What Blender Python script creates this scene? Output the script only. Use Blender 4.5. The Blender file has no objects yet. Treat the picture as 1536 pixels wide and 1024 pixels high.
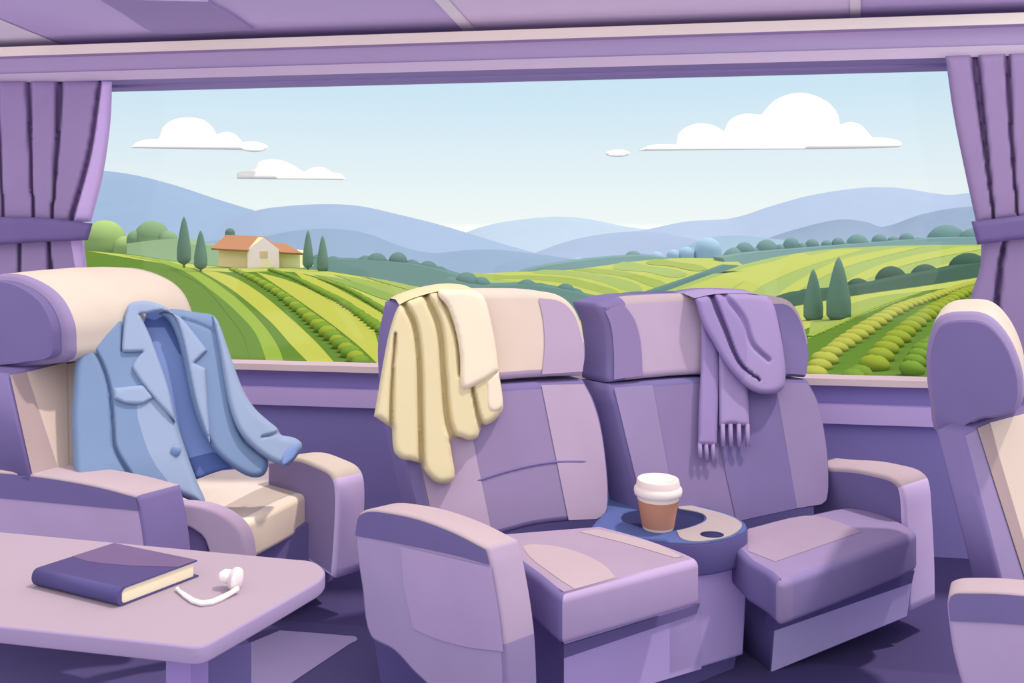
import bpy, math, random
import numpy as np
from mathutils import Vector
from mathutils.geometry import delaunay_2d_cdt, tessellate_polygon
random.seed(7)
COL = bpy.context.scene.collection
F = 1300.0; H = 1.4; CX = 768.0; HY = 334.0      # focal length and horizon of the picture, eye height

# ---------------------------------------------------------------- helpers
def U(px, py, d):
    return Vector(((px-CX)*d/F, d, H-(py-HY)*d/F))
def plane(*a):
    """depth as a function of the pixel for the real plane through three points (px,py,depth)"""
    A = np.array([[p[0], p[1], 1.0] for p in a]); b = np.array([1.0/p[2] for p in a])
    s = np.linalg.solve(A, b)
    return lambda x, y, s=s: 1.0/(s[0]*x+s[1]*y+s[2])
def vplane(a, b):
    """vertical plane through two (px,depth)"""
    k = (1/b[1]-1/a[1])/(b[0]-a[0]); c = 1/a[1]-k*a[0]
    return lambda x, y: 1.0/(k*x+c)
def zplane(z):
    return lambda x, y: F*(H-z)/(y-HY)
def wall_d(x, y=0): return 3.9*222.0/(202.0+0.026*x)
def wd(k): return lambda x, y: wall_d(x)*k
def near(fn, o): return lambda x, y: fn(x, y)-o

def crv(pts, closed=True, seg=5):
    """Catmull-Rom through the points; a point with a third value is a corner"""
    n = len(pts); out = []
    rng = n if closed else n-1
    for i in range(rng):
        p1, p2 = pts[i], pts[(i+1) % n]
        p0 = pts[i-1] if (closed or i > 0) else p1
        p3 = pts[(i+2) % n] if (closed or i+2 < n) else p2
        c1 = len(p1) > 2; c2 = len(p2) > 2
        a = np.array(p1[:2], float); b = np.array(p2[:2], float)
        L = np.linalg.norm(b-a)+1e-9
        def tang(q0, q1, q2):
            q0, q1, q2 = [np.array(q[:2], float) for q in (q0, q1, q2)]
            t = q2-q0; m = np.linalg.norm(t)
            return t/m if m > 1e-9 else t*0
        m1 = (b-a) if c1 else tang(p0, p1, p2)*L
        m2 = (b-a) if c2 else tang(p1, p2, p3)*L
        if c1 and c2:
            out.append(tuple(a)); continue
        for k in range(seg):
            t = k/seg; t2 = t*t; t3 = t2*t
            q = (2*t3-3*t2+1)*a+(t3-2*t2+t)*m1+(-2*t3+3*t2)*b+(t3-t2)*m2
            out.append((float(q[0]), float(q[1])))
    if not closed: out.append(tuple(map(float, pts[-1][:2])))
    return out

def lin(c):
    return tuple(((v/255)/12.92 if v/255 <= 0.04045 else ((v/255+0.055)/1.055)**2.4) for v in c)
MATS = {}
#KO-BEGIN
ALB = {'lit_pink_fabric': (0.4779, 0.3789, 0.4291), 'lavender_seat_top': (0.3812, 0.2953, 0.4158), 'light_lavender_fabric': (0.4665, 0.3563, 0.5065), 'lavender_fabric': (0.3059, 0.2391, 0.434), 'mauve_fabric': (0.2536, 0.1925, 0.3851), 'purple_fabric': (0.2048, 0.1653, 0.3651), 'dark_purple_fabric': (0.1905, 0.1539, 0.3589), 'side_purple_fabric': (0.2057, 0.1602, 0.3625), 'lavender_back_fabric': (0.2945, 0.2272, 0.4052), 'arm_outer_fabric': (0.4691, 0.3645, 0.6015), 'base_panel': (0.6571, 0.5442, 0.9152), 'base_lavender': (0.575, 0.4371, 0.8093), 'cushion_front_purple': (0.27, 0.215, 0.44), 'cushion_front_lavender': (0.4809, 0.3588, 0.5855), 'arm_front_lavender': (0.7656, 0.5928, 0.9197), 'seat_cream': (0.93, 0.8143, 0.7139), 'cushion_front_cream': (0.93, 0.7752, 0.6103), 'armrest_lavender': (0.5193, 0.3898, 0.6214), 'arm_inner_fabric': (0.5283, 0.395, 0.6524), 'cream_fabric': (0.65, 0.555, 0.48), 'pinkish_cream_fabric': (0.696, 0.5669, 0.4956), 'rosy_beige_shade': (0.6018, 0.4737, 0.4207), 'dusty_rose_shade': (0.4046, 0.3037, 0.3125), 'wall_purple': (0.3187, 0.2635, 0.6077), 'wall_lavender': (0.7053, 0.5304, 0.9223), 'sill_pink': (0.93, 0.7324, 0.7324), 'header_purple': (0.3278, 0.2666, 0.5328), 'header_lavender': (0.5072, 0.3995, 0.6282), 'header_light': (0.6594, 0.537, 0.6883), 'rail_pink': (0.93, 0.8296, 0.7415), 'ceiling_lavender': (0.6431, 0.5325, 0.8302), 'ceiling_light_lavender': (0.8463, 0.7254, 0.93), 'ceiling_recess': (0.4035, 0.3269, 0.577), 'floor_light_pool': (0.4104, 0.3367, 0.591), 'curtain_fabric': (0.3681, 0.2646, 0.4783), 'tieback_fabric': (0.2053, 0.1486, 0.3533), 'console_blue': (0.1008, 0.1378, 0.3642), 'console_navy': (0.0319, 0.0337, 0.1188), 'console_grey': (0.4511, 0.3851, 0.4018), 'console_indigo': (0.1421, 0.118, 0.3118), 'cup_white': (0.8678, 0.7879, 0.7623), 'cup_brown': (0.5627, 0.2734, 0.1807), 'table_top': (0.3839, 0.3062, 0.3846), 'table_edge': (0.3484, 0.2688, 0.4562), 'book_spine': (0.0959, 0.0839, 0.2395), 'book_cover': (0.0809, 0.0627, 0.1793), 'book_cover_mauve': (0.1532, 0.1033, 0.2163), 'book_pages': (0.93, 0.8275, 0.6064), 'blanket_cream': (0.7054, 0.6109, 0.3818), 'blanket_pale': (0.828, 0.7089, 0.5579), 'scarf_violet': (0.3179, 0.2394, 0.492), 'scarf_light': (0.3618, 0.2788, 0.5276), 'jacket_blue': (0.1952, 0.2812, 0.4632), 'jacket_lapel': (0.305, 0.3874, 0.5647), 'jacket_lining': (0.2198, 0.311, 0.6129), 'jacket_lining_dark': (0.1021, 0.1549, 0.3991), 'jacket_button': (0.2382, 0.3489, 0.6006), 'hill_blue': (0.2225, 0.3188, 0.4645), 'hill_periwinkle': (0.246, 0.3405, 0.4885), 'hill_slate_blue': (0.1913, 0.2812, 0.4086), 'hill_pale_blue': (0.3423, 0.4466, 0.5636), 'hill_soft_blue': (0.3021, 0.3915, 0.541), 'hill_grey_blue': (0.2123, 0.2934, 0.4206), 'hill_mist': (0.2731, 0.3593, 0.5057), 'meadow_green': (0.0892, 0.1749, 0.0265), 'lime_grass': (0.35, 0.41, 0.1), 'pale_lime_grass': (0.2596, 0.3555, 0.1143), 'olive_grass': (0.248, 0.3309, 0.0854), 'vine_green': (0.15, 0.26, 0.035), 'vine_lime': (0.24, 0.31, 0.035), 'row_light_green': (0.2048, 0.3105, 0.0448), 'row_yellow': (0.345, 0.38, 0.068), 'tree_teal': (0.105, 0.205, 0.195), 'tree_misty_teal': (0.15, 0.27, 0.275), 'tree_dark_green': (0.0522, 0.109, 0.0805), 'tree_olive': (0.3304, 0.4775, 0.1797), 'tree_sage': (0.2148, 0.3348, 0.1869), 'cypress_green': (0.1225, 0.2253, 0.1812), 'house_white': (0.93, 0.7862, 0.8893), 'house_yellow': (0.93, 0.7459, 0.4367), 'house_roof': (0.3883, 0.1959, 0.1043), 'cloud_white': (0.8, 0.775, 0.745)}
#KO-END
def mat(name, rgb, k=(1, 1, 1), rough=0.85, noise=0.03, scale=6.0, spec=0.15):
    if name in MATS: return MATS[name]
    if not isinstance(k, tuple): k = (k, k, k)
    m = bpy.data.materials.new(name); m.use_nodes = True
    nt = m.node_tree; b = nt.nodes['Principled BSDF']
    c = ALB.get(name) or [min(0.93, max(0.003, v/kk)) for v, kk in zip(lin(rgb), k)]
    b.inputs['Roughness'].default_value = rough
    b.inputs['Specular IOR Level'].default_value = spec
    tc = nt.nodes.new('ShaderNodeTexCoord'); nz = nt.nodes.new('ShaderNodeTexNoise')
    nz.inputs['Scale'].default_value = scale; nz.inputs['Detail'].default_value = 3
    nt.links.new(tc.outputs['Object'], nz.inputs['Vector'])
    mr = nt.nodes.new('ShaderNodeMapRange')
    mr.inputs['From Min'].default_value = 0.3; mr.inputs['From Max'].default_value = 0.7
    mr.inputs['To Min'].default_value = 1-noise; mr.inputs['To Max'].default_value = 1+noise
    nt.links.new(nz.outputs['Fac'], mr.inputs['Value'])
    vm = nt.nodes.new('ShaderNodeVectorMath'); vm.operation = 'SCALE'
    vm.inputs[0].default_value = c
    nt.links.new(mr.outputs['Result'], vm.inputs['Scale'])
    nt.links.new(vm.outputs['Vector'], b.inputs['Base Color'])
    MATS[name] = m
    return m

class Mesh:
    def __init__(self):
        self.v = []; self.f = []; self.fm = []; self.sm = []; self.m = []
    def mi(self, m):
        if m not in self.m: self.m.append(m)
        return self.m.index(m)
    def add(self, vs, fs, m, smooth=True):
        o = len(self.v); self.v += [tuple(p) for p in vs]
        for k, f in enumerate(fs):
            self.f.append([o+i for i in f]); self.fm.append(self.mi(m[k] if isinstance(m, list) else m)); self.sm.append(smooth)
        return o
    # ----- a traced face on a real plane, given thickness along E, with a rounded rim of radius r
    def prism(self, pts, dfn, E, mf, ms=None, r=0.0, seg=4, mb=None, rimmat=None):
        ms = ms or mf; mb = mb or (mf if callable(ms) else ms); rimmat = rimmat or ms
        E = Vector(E)
        P3 = [U(x, y, dfn(x, y)) for x, y in [p[:2] for p in pts]]
        O = sum(P3, Vector())/len(P3)
        n = Vector()
        for i in range(len(P3)):
            n += (P3[i]-O).cross(P3[(i+1) % len(P3)]-O)
        n.normalize()
        u = (P3[1]-P3[0]).normalized(); u = (u-n*u.dot(n)).normalized(); w = n.cross(u)
        q = [np.array(((p-O).dot(u), (p-O).dot(w))) for p in P3]
        N = len(q)
        def inset(a):
            if a <= 0: return q
            out = []
            for i in range(N):
                e1 = q[i]-q[i-1]; e2 = q[(i+1) % N]-q[i]
                l1 = np.linalg.norm(e1) or 1e-9; l2 = np.linalg.norm(e2) or 1e-9
                n1 = np.array((-e1[1], e1[0]))/l1; n2 = np.array((-e2[1], e2[0]))/l2
                b = n1+n2; bl = np.linalg.norm(b)
                if bl < 1e-6: out.append(q[i]); continue
                b /= bl; c = max(0.5, float(b.dot(n1)))
                out.append(q[i]+b*(a/c))
            return out
        L = E.length or 1e-9
        rings = []
        if r > 0:
            rr = min(r, L*0.49)
            for k in range(seg+1):
                th = math.pi/2*k/seg
                rings.append((inset(r*(1-math.sin(th))), rr*(1-math.cos(th))/L))
            back = [(a, 1-t) for a, t in rings[::-1]]
            rings = rings+back
        else:
            rings = [(q, 0.0), (q, 1.0)]
        vs = []
        for ring, t in rings:
            vs += [O+u*float(p[0])+w*float(p[1])+E*t for p in ring]
        K = len(rings); o = self.add(vs, [], mf)
        res = lambda mm, i: mm(*((np.array(pts[i][:2], float)+np.array(pts[(i+1) % N][:2], float))/2)) if callable(mm) else mm
        for k in range(K-1):
            mm = rimmat if (r > 0 and k < seg) else ms
            for i in range(N):
                j = (i+1) % N
                self.f.append([o+k*N+i, o+k*N+j, o+(k+1)*N+j, o+(k+1)*N+i]); self.fm.append(self.mi(res(mm, i))); self.sm.append(r > 0)
        for base, m_, rev in ((o, mf, True), (o+(K-1)*N, mb, False)):
            idx = [base+i for i in range(N)]
            tri = tessellate_polygon([[Vector((float(a[0]), float(a[1]), 0)) for a in rings[0][0]]])
            for t in tri:
                self.f.append([base+i for i in t]); self.fm.append(self.mi(m_)); self.sm.append(False)
    def face(self, pts, dfn, m, off=0.004):
        """a flat colour patch, for covering pieces and painted light, lying on the plane dfn"""
        q = [U(x, y, dfn(x, y)-off) for x, y in [p[:2] for p in pts]]
        tri = tessellate_polygon([[Vector((p[0], -p[1], 0)) for p in pts]])
        self.add(q, [list(t) for t in tri], m, False)
    # ----- sections of equal length joined up; mats one per strip
    def loft(self, secs, mats, cap0=None, cap1=None, closed=True, smooth=True):
        N = len(secs[0]); vs = [p for s in secs for p in s]; o = self.add(vs, [], mats if not isinstance(mats, list) else mats[0])
        for k in range(len(secs)-1):
            m_ = mats[k] if isinstance(mats, list) else mats
            for i in range(N if closed else N-1):
                j = (i+1) % N
                self.f.append([o+k*N+i, o+k*N+j, o+(k+1)*N+j, o+(k+1)*N+i]); self.fm.append(self.mi(m_)); self.sm.append(smooth)
        if cap0 is not None: self.f.append([o+i for i in range(N)]); self.fm.append(self.mi(cap0)); self.sm.append(False)
        if cap1 is not None: self.f.append([o+(len(secs)-1)*N+i for i in range(N)]); self.fm.append(self.mi(cap1)); self.sm.append(False)
    # ----- soft cloth: traced outline, filled with a fine net, inflated and creased
    def sheet(self, outline, dfn, m, thick=0.02, rad=10, step=4.0, grooves=(), back=0.012, holes=(), fn=None, mback=None, regions=()):
        P = np.array([p[:2] for p in outline], float)
        # resample the outline
        q = []
        for i in range(len(P)):
            a, b = P[i], P[(i+1) % len(P)]; L = np.linalg.norm(b-a); n = max(1, int(round(L/step)))
            for k in range(n): q.append(a+(b-a)*k/n)
        P = np.array(q); N = len(P)
        loops = [P]
        for h in holes:
            loops.append(np.array([p[:2] for p in h], float))
        x0, y0 = P.min(0); x1, y1 = P.max(0)
        gx, gy = np.meshgrid(np.arange(x0+step*.5, x1, step), np.arange(y0+step*.5, y1, step))
        g = np.stack([gx.ravel(), gy.ravel()], 1)
        def inside(pts, poly):
            r = np.zeros(len(pts), bool); j = len(poly)-1
            for i in range(len(poly)):
                xi, yi = poly[i]; xj, yj = poly[j]
                c = ((yi > pts[:, 1]) != (yj > pts[:, 1])) & (pts[:, 0] < (xj-xi)*(pts[:, 1]-yi)/((yj-yi) or 1e-12)+xi)
                r ^= c; j = i
            return r
        def dist(pts, poly, closed=True):
            dm = np.full(len(pts), 1e9); tt = np.zeros(len(pts)); M = len(poly)
            for i in range(M if closed else M-1):
                a = poly[i]; b = poly[(i+1) % M]; ab = b-a; L2 = ab.dot(ab) or 1e-12
                t = np.clip(((pts-a)@ab)/L2, 0, 1); dd = np.hypot(*(pts-(a+t[:, None]*ab)).T)
                w = dd < dm; dm[w] = dd[w]; tt[w] = (i+t[w])/max(1, (M-1))
            return dm, tt
        ok = inside(g, P) & (dist(g, P)[0] > step*.45)
        for h in loops[1:]: ok &= ~inside(g, h) & (dist(g, h)[0] > step*.45)
        g = g[ok]
        def resamp(L, closed):
            L = [np.array(p[:2], float) for p in L]; out = []
            for i in range(len(L) if closed else len(L)-1):
                a, b = L[i], L[(i+1) % len(L)]; n_ = max(1, int(round(np.linalg.norm(b-a)/(step*.8))))
                out += [a+(b-a)*k/n_ for k in range(n_)]
            return np.array(out)
        extra = []; xe = []
        lines = [(resamp(crv(list(gr[0]), False, 6), False), False) for gr in grooves]+[(resamp(rg[0], True), True) for rg in regions]
        for Lp, cl in lines:
            keep = inside(Lp, P) & (dist(Lp, P)[0] > step*.35)
            if extra: 
                E_ = np.array(extra); keep &= np.array([np.min(np.hypot(*(E_-p).T)) > step*.3 for p in Lp])
            ids = {}
            for i, p in enumerate(Lp):
                if keep[i]: ids[i] = len(extra); extra.append(p)
            M_ = len(Lp)
            for i in range(M_ if cl else M_-1):
                if i in ids and (i+1) % M_ in ids: xe.append((ids[i], ids[(i+1) % M_]))
        if extra:
            E_ = np.array(extra)
            if len(g): g = g[np.array([np.min(np.hypot(*(E_-p).T)) > step*.5 for p in g])]
        verts = [Vector(p) for L in loops for p in L]+[Vector(p) for p in g]
        edges = []; o = 0
        for L in loops:
            edges += [(o+i, o+(i+1) % len(L)) for i in range(len(L))]; o += len(L)
        base_n = len(verts); verts += [Vector(p) for p in extra]; edges += [(base_n+a, base_n+b) for a, b in xe]
        r = delaunay_2d_cdt(verts, edges, [], 1, 1e-5)
        V = np.array([tuple(v) for v in r[0]]); T = [list(f) for f in r[2]]
        T = [t for t, c_ in zip(T, inside(np.array([V[t].mean(0) for t in T]), P+0.0)) if c_]
        if holes:
            T = [t for t in T if not any(inside(V[t].mean(0)[None], h)[0] for h in loops[1:])]
        bd = dist(V, P)[0]
        for h in loops[1:]: bd = np.minimum(bd, dist(V, h)[0])
        t = np.clip(bd/rad, 0, 1); disp = thick*np.sqrt(np.maximum(0, 1-(1-t)**2))
        edge_fade = np.clip(bd/3.0, 0, 1)
        for gr in grooves:      # (points, half width start, half width end, depth)
            gp = np.array(crv(list(gr[0]), False, 6)); dd, tt = dist(V, gp, False)
            w = gr[1]+(gr[2]-gr[1])*tt; s = np.clip(1-dd/np.maximum(w, .3), 0, 1)
            disp = disp-gr[3]*(s*s*(3-2*s))
        if fn is not None: disp = disp+np.array([fn(x, y) for x, y in V])
        front = [U(x, y, dfn(x, y)-dz) for (x, y), dz in zip(V, disp)]
        backv = [U(x, y, dfn(x, y)+back+max(0, -dz)) for (x, y), dz in zip(V, disp)]
        n = len(V)
        mats_ = m
        if regions:
            cen = np.array([V[t_].mean(0) for t_ in T]); mats_ = [m]*len(T)
            for reg, mm in regions:
                ins = inside(cen, np.array([p[:2] for p in reg], float))
                mats_ = [mm if i_ else a_ for i_, a_ in zip(ins, mats_)]
        # orientation: faces towards the camera
        def ccw(tr): a, b, c = V[tr[0]], V[tr[1]], V[tr[2]]; return (b[0]-a[0])*(c[1]-a[1])-(b[1]-a[1])*(c[0]-a[0]) > 0
        TF = [tr[::-1] if ccw(tr) else tr for tr in T]
        o = self.add(front+backv, TF, mats_)
        mb = mback or m
        for tr in TF:
            self.f.append([o+n+i for i in tr[::-1]]); self.fm.append(self.mi(mb)); self.sm.append(True)
        cnt = {}
        for tr in TF:
            for a, b in ((tr[0], tr[1]), (tr[1], tr[2]), (tr[2], tr[0])):
                cnt[(a, b)] = 1
        for (a, b) in list(cnt):
            if (b, a) not in cnt:
                self.f.append([o+b, o+a, o+n+a, o+n+b]); self.fm.append(self.mi(mb)); self.sm.append(False)
    def ball(self, c, rx, ry, rz, m, lump=0.0, seg=12, rings=8):
        vs = []; fs = []
        for i in range(rings+1):
            th = math.pi*i/rings
            for j in range(seg):
                ph = 2*math.pi*j/seg
                k = 1+lump*(random.random()-.5)
                vs.append((c[0]+rx*k*math.sin(th)*math.cos(ph), c[1]+ry*k*math.sin(th)*math.sin(ph), c[2]+rz*k*math.cos(th)))
        for i in range(rings):
            for j in range(seg):
                a = i*seg+j; b = i*seg+(j+1) % seg
                fs.append([a, b, b+seg, a+seg])
        self.add(vs, fs, m)
    def tube(self, pts, rad, m, seg=10):
        pts = [Vector(p) for p in pts]; secs = []
        for i, p in enumerate(pts):
            t = (pts[min(i+1, len(pts)-1)]-pts[max(i-1, 0)]).normalized()
            a = t.cross(Vector((0, 0, 1)));
            if a.length < .1: a = t.cross(Vector((0, 1, 0)))
            a.normalize(); b = a.cross(t)
            r = rad[i] if isinstance(rad, (list, tuple)) else rad
            secs.append([p+a*r*math.cos(2*math.pi*k/seg)+b*r*math.sin(2*math.pi*k/seg) for k in range(seg)])
        self.loft(secs, m, m, m)
    def box(self, c, s, m):
        x, y, z = c; a, b, d = s[0]/2, s[1]/2, s[2]/2
        vs = [(x+i*a, y+j*b, z+k*d) for i in (-1, 1) for j in (-1, 1) for k in (-1, 1)]
        self.add(vs, [[0, 1, 3, 2], [4, 6, 7, 5], [0, 4, 5, 1], [2, 3, 7, 6], [0, 2, 6, 4], [1, 5, 7, 3]], m, False)
    def lathe(self, c, prof, m, seg=40, mats=None, tilt=(0, 0)):
        secs = []
        for r, z in prof:
            secs.append([Vector((c[0]+r*math.cos(2*math.pi*k/seg)+tilt[0]*0, c[1]+r*math.sin(2*math.pi*k/seg), c[2]+z+r*math.cos(2*math.pi*k/seg)*tilt[0])) for k in range(seg)])
        self.loft(secs, mats or m)
ORG = {}
def thing(name, label, category, loc, group=None):
    o = bpy.data.objects.new(name, None); COL.objects.link(o); o.empty_display_size = .1
    o.location = loc; o['label'] = label; o['category'] = category
    if group: o['group'] = group
    ORG[o.name] = Vector(loc)
    return o
def _build(self, name, parent=None, **props):
    me = bpy.data.meshes.new(name)
    V = np.array([tuple(p) for p in self.v])
    if parent is None:
        org = Vector(((V[:, 0].min()+V[:, 0].max())/2, (V[:, 1].min()+V[:, 1].max())/2, V[:, 2].min()))
    else:
        org = ORG[parent.name]
    me.from_pydata([tuple(Vector(p)-org) for p in self.v], [], self.f)
    for m in self.m: me.materials.append(m)
    me.polygons.foreach_set('material_index', self.fm)
    me.polygons.foreach_set('use_smooth', self.sm)
    me.update()
    import bmesh
    bm = bmesh.new(); bm.from_mesh(me); bmesh.ops.recalc_face_normals(bm, faces=bm.faces); bm.to_mesh(me); bm.free()
    o = bpy.data.objects.new(name, me); COL.objects.link(o)
    if parent is None: o.location = org
    else: o.parent = parent
    ORG[o.name] = org
    for k, v in props.items():
        if v: o[k] = v
    return o
Mesh.build = _build

# ---------------------------------------------------------------- camera, sky, sun
cam = bpy.data.cameras.new('camera'); cam.sensor_width = 36; cam.lens = F/1536*36; cam.shift_y = -(512-HY)/1536
cam.clip_end = 9000; cam.clip_start = 0.05
co = bpy.data.objects.new('camera', cam); COL.objects.link(co); co.location = (0, 0, H); co.rotation_euler = (math.pi/2, 0, 0)
sc = bpy.context.scene; sc.camera = co
sc.view_settings.view_transform = 'Standard'; sc.view_settings.look = 'None'; sc.view_settings.gamma = 1
sc.view_settings.exposure = 0; sc.view_settings.use_curve_mapping = False
w = bpy.data.worlds.new('sky'); sc.world = w; w.use_nodes = True
nt = w.node_tree; bg = nt.nodes['Background']
tc = nt.nodes.new('ShaderNodeTexCoord'); sp = nt.nodes.new('ShaderNodeSeparateXYZ'); mr = nt.nodes.new('ShaderNodeMapRange')
mr.inputs['From Min'].default_value = -1; mr.inputs['From Max'].default_value = 1
cr = nt.nodes.new('ShaderNodeValToRGB')
nt.links.new(tc.outputs['Generated'], sp.inputs[0]); nt.links.new(sp.outputs['Z'], mr.inputs['Value'])
nt.links.new(mr.outputs['Result'], cr.inputs['Fac']); nt.links.new(cr.outputs['Color'], bg.inputs['Color'])
WS = 1.3
el = cr.color_ramp.elements
vis = lambda c: (*[v/WS for v in lin(c)], 1)
el[0].position = 0.0; el[0].color = (.95, .86, .92, 1)
el[1].position = 1.0; el[1].color = (1.0, .94, .93, 1)
for p, c in ((0.30, (1.25, 1.14, 1.20, 1)), (0.485, (1.15, 1.05, 1.1, 1)), (0.5, vis((241, 249, 246))), (0.535, vis((226, 241, 247))), (0.575, vis((205, 231, 246))), (0.615, vis((203, 229, 247))), (0.70, (1.0, .94, .93, 1))):  # below the horizon and overhead the ramp is raised as added fill light
    e = el.new(p); e.color = c
bg.inputs['Strength'].default_value = WS
sun = bpy.data.lights.new('sun', 'SUN'); sun.energy = 2.1; sun.angle = math.radians(2.5); sun.color = (1.0, 0.90, 0.80)
so = bpy.data.objects.new('sun', sun); COL.objects.link(so)
SUN = Vector((0.42, 0.03, 0.90)).normalized()
so.rotation_euler = SUN.to_track_quat('Z', 'Y').to_euler(); so.location = (2, 0, 6)

# ---------------------------------------------------------------- colours (k: how bright a face that way round is lit)
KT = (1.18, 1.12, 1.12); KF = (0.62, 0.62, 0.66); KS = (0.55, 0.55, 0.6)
pink = mat('lit_pink_fabric', (230, 200, 208), KT)  # pink stands in for sunlight on armrest tops, rims and cushion patches
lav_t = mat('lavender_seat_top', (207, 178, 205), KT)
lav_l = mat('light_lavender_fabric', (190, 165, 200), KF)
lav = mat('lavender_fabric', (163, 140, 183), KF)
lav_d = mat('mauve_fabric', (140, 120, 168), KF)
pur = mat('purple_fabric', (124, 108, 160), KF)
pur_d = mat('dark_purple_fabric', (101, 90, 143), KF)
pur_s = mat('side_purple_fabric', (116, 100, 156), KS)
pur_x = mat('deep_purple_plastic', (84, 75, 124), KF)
lav_b = mat('lavender_back_fabric', (161, 139, 182), KF)
arm_o = mat('arm_outer_fabric', (146, 128, 172), KF)
basep = mat('base_panel', (112, 101, 148), KF)
basel = mat('base_lavender', (132, 114, 166), KF)
cfr = mat('cushion_front_purple', (125, 110, 161), KF)
cfl = mat('cushion_front_lavender', (163, 140, 184), KF)
arf = mat('arm_front_lavender', (157, 135, 179), KF)
scr = mat('seat_cream', (237, 211, 199), (.8, .8, .8))
scf = mat('cushion_front_cream', (223, 197, 186), KF)
arm_l = mat('armrest_lavender', (166, 144, 187), KF)
arm_i = mat('arm_inner_fabric', (158, 136, 182), KF)
cream = mat('cream_fabric', (250, 228, 208), (0.97, 0.97, 1))
cream_p = mat('pinkish_cream_fabric', (238, 212, 200), (0.8, 0.8, 0.82))
cream_s = mat('rosy_beige_shade', (222, 194, 186), KF)
mauvep = mat('dusty_rose_shade', (196, 168, 172), KF)

# ---------------------------------------------------------------- the coach
def struct(mesh, name): return mesh.build(name, kind='structure')
def band(mesh, ytop, ybot, k, m, thick=0.05, x0=-500, x1=2050, ms=None):
    """a horizontal strip on the window wall; ytop, ybot are its edges at the middle of the picture"""
    rt = (ytop-HY)/222.0; rb = (ybot-HY)/222.0
    # heights are fixed by the wall plane itself; k only moves the strip into the room
    f = wd(k)
    y = lambda x, r: HY+r*(202.0+0.026*x)
    mesh.prism([(x0, y(x0, rt)), (x1, y(x1, rt)), (x1, y(x1, rb)), (x0, y(x0, rb))], f, (0.0, thick, 0), m, ms)
wpur = mat('wall_purple', (100, 88, 140), (0.48, 0.48, 0.52), noise=.01)
wband = mat('wall_lavender', (155, 132, 178), (0.6, 0.6, 0.62), noise=.01)
wsill = mat('sill_pink', (236, 208, 218), (0.8, 0.78, 0.8), noise=.01)
whead = mat('header_purple', (120, 102, 155), (0.62, 0.62, 0.66), noise=.01)
wlav = mat('header_lavender', (163, 140, 184), (0.66, 0.66, 0.68), noise=.01)
wlight = mat('header_light', (192, 168, 200), (0.68, 0.68, 0.7), noise=.01)
wpink = mat('rail_pink', (234, 210, 214), (0.82, 0.8, 0.82), noise=.01)
m = Mesh()
r2y = lambda r: HY+r*222
band(m, r2y(1.037), r2y(2.101), 1.0, wpur, .12)
band(m, r2y(1.0), r2y(1.02), 1.0, wsill, .12)
for x0, x1 in ((-500, 70), (1500, 2050)):
    y = lambda x, r: HY+r*(202.0+0.026*x)
    m.prism([(x0, y(x0, -1.0)), (x1, y(x1, -1.0)), (x1, y(x1, 1.02)), (x0, y(x0, 1.02))], wd(1.0), (0, .12, 0), wband)
band(m, r2y(-1.35), r2y(-0.98), 1.0, whead, .12)
struct(m, 'wall_window')
m = Mesh(); band(m, r2y(0.998), r2y(1.041), 0.985, wsill, .10); struct(m, 'trim_1')
m = Mesh(); band(m, r2y(1.165), r2y(1.285), 0.99, wband, .05); struct(m, 'trim_2')
m = Mesh(); band(m, r2y(-1.104), r2y(-1.036), 0.965, wlight, .14, ms=whead); struct(m, 'trim_3')
m = Mesh(); band(m, r2y(-1.234), r2y(-1.104), 0.97, wlav, .12); struct(m, 'trim_4')
m = Mesh(); band(m, r2y(-1.304), r2y(-1.234), 0.955, wpink, .16, ms=wlav); struct(m, 'trim_5')
# ceiling
zc = 2.27
cl1 = mat('ceiling_lavender', (163, 140, 184), (0.5, 0.5, 0.54), noise=.01)
cl2 = mat('ceiling_light_lavender', (186, 161, 198), (0.5, 0.5, 0.54), noise=.01)
cl3 = mat('ceiling_seam', (200, 176, 206), (0.5, 0.5, 0.54), noise=.01)
cl4 = mat('ceiling_recess', (135, 116, 160), (0.5, 0.5, 0.54), noise=.01)
m = Mesh(); 
cz = lambda x, y: F*(zc-H)/(HY-y)
def cpt(x, d): return (CX+x*F/d, HY-(zc-H)*F/d)
m.add([(-3.6, 3.36, zc), (3.6, 3.36, zc), (3.6, 4.5, zc), (-3.6, 4.5, zc), (-3.6, 3.36, zc+.06), (3.6, 3.36, zc+.06), (3.6, 4.5, zc+.06), (-3.6, 4.5, zc+.06)],
      [[0, 1, 2, 3], [4, 7, 6, 5], [0, 4, 5, 1], [1, 5, 6, 2], [2, 6, 7, 3], [3, 7, 4, 0]], cl1, False)
def cface(pts, mt, o=0.004): m.add([(((x-CX)*cz(x, y)/F), cz(x, y), zc-o) for x, y in pts], [list(range(len(pts)))], mt, False)
cface([(655, 0), (650, -4), (1275, -4), (1275, 30), (1275, 36), (712, 50), (700, 50)], cl2, .003)
cface([(650, -4), (672, -4), (720, 50), (700, 50)], cl3, .006)
cface([(1275, -4), (1291, -4), (1291, 34), (1275, 35)], cl3, .006)
cface([(-30, 15), (0, 28), (102, 70), (-30, 76)], cl3, .003)
struct(m, 'ceiling')
m = Mesh()
pts = crv([(148, -6, 1), (190, 20), (222, 41), (250, 47), (300, 46), (380, 41, 1), (350, 20), (312, -2, 1)], seg=4)
lo = [Vector(((x-CX)*cz(x, y)/F, cz(x, y), zc-.012)) for x, y in pts]; hi = [p+Vector((0, 0, .014)) for p in lo]
m.loft([lo, hi], cl4, cl4, cl4, smooth=False)
m.build('ceiling_hatch', label='dark mauve rounded panel in the ceiling at the upper left', category='ceiling panel')
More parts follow.
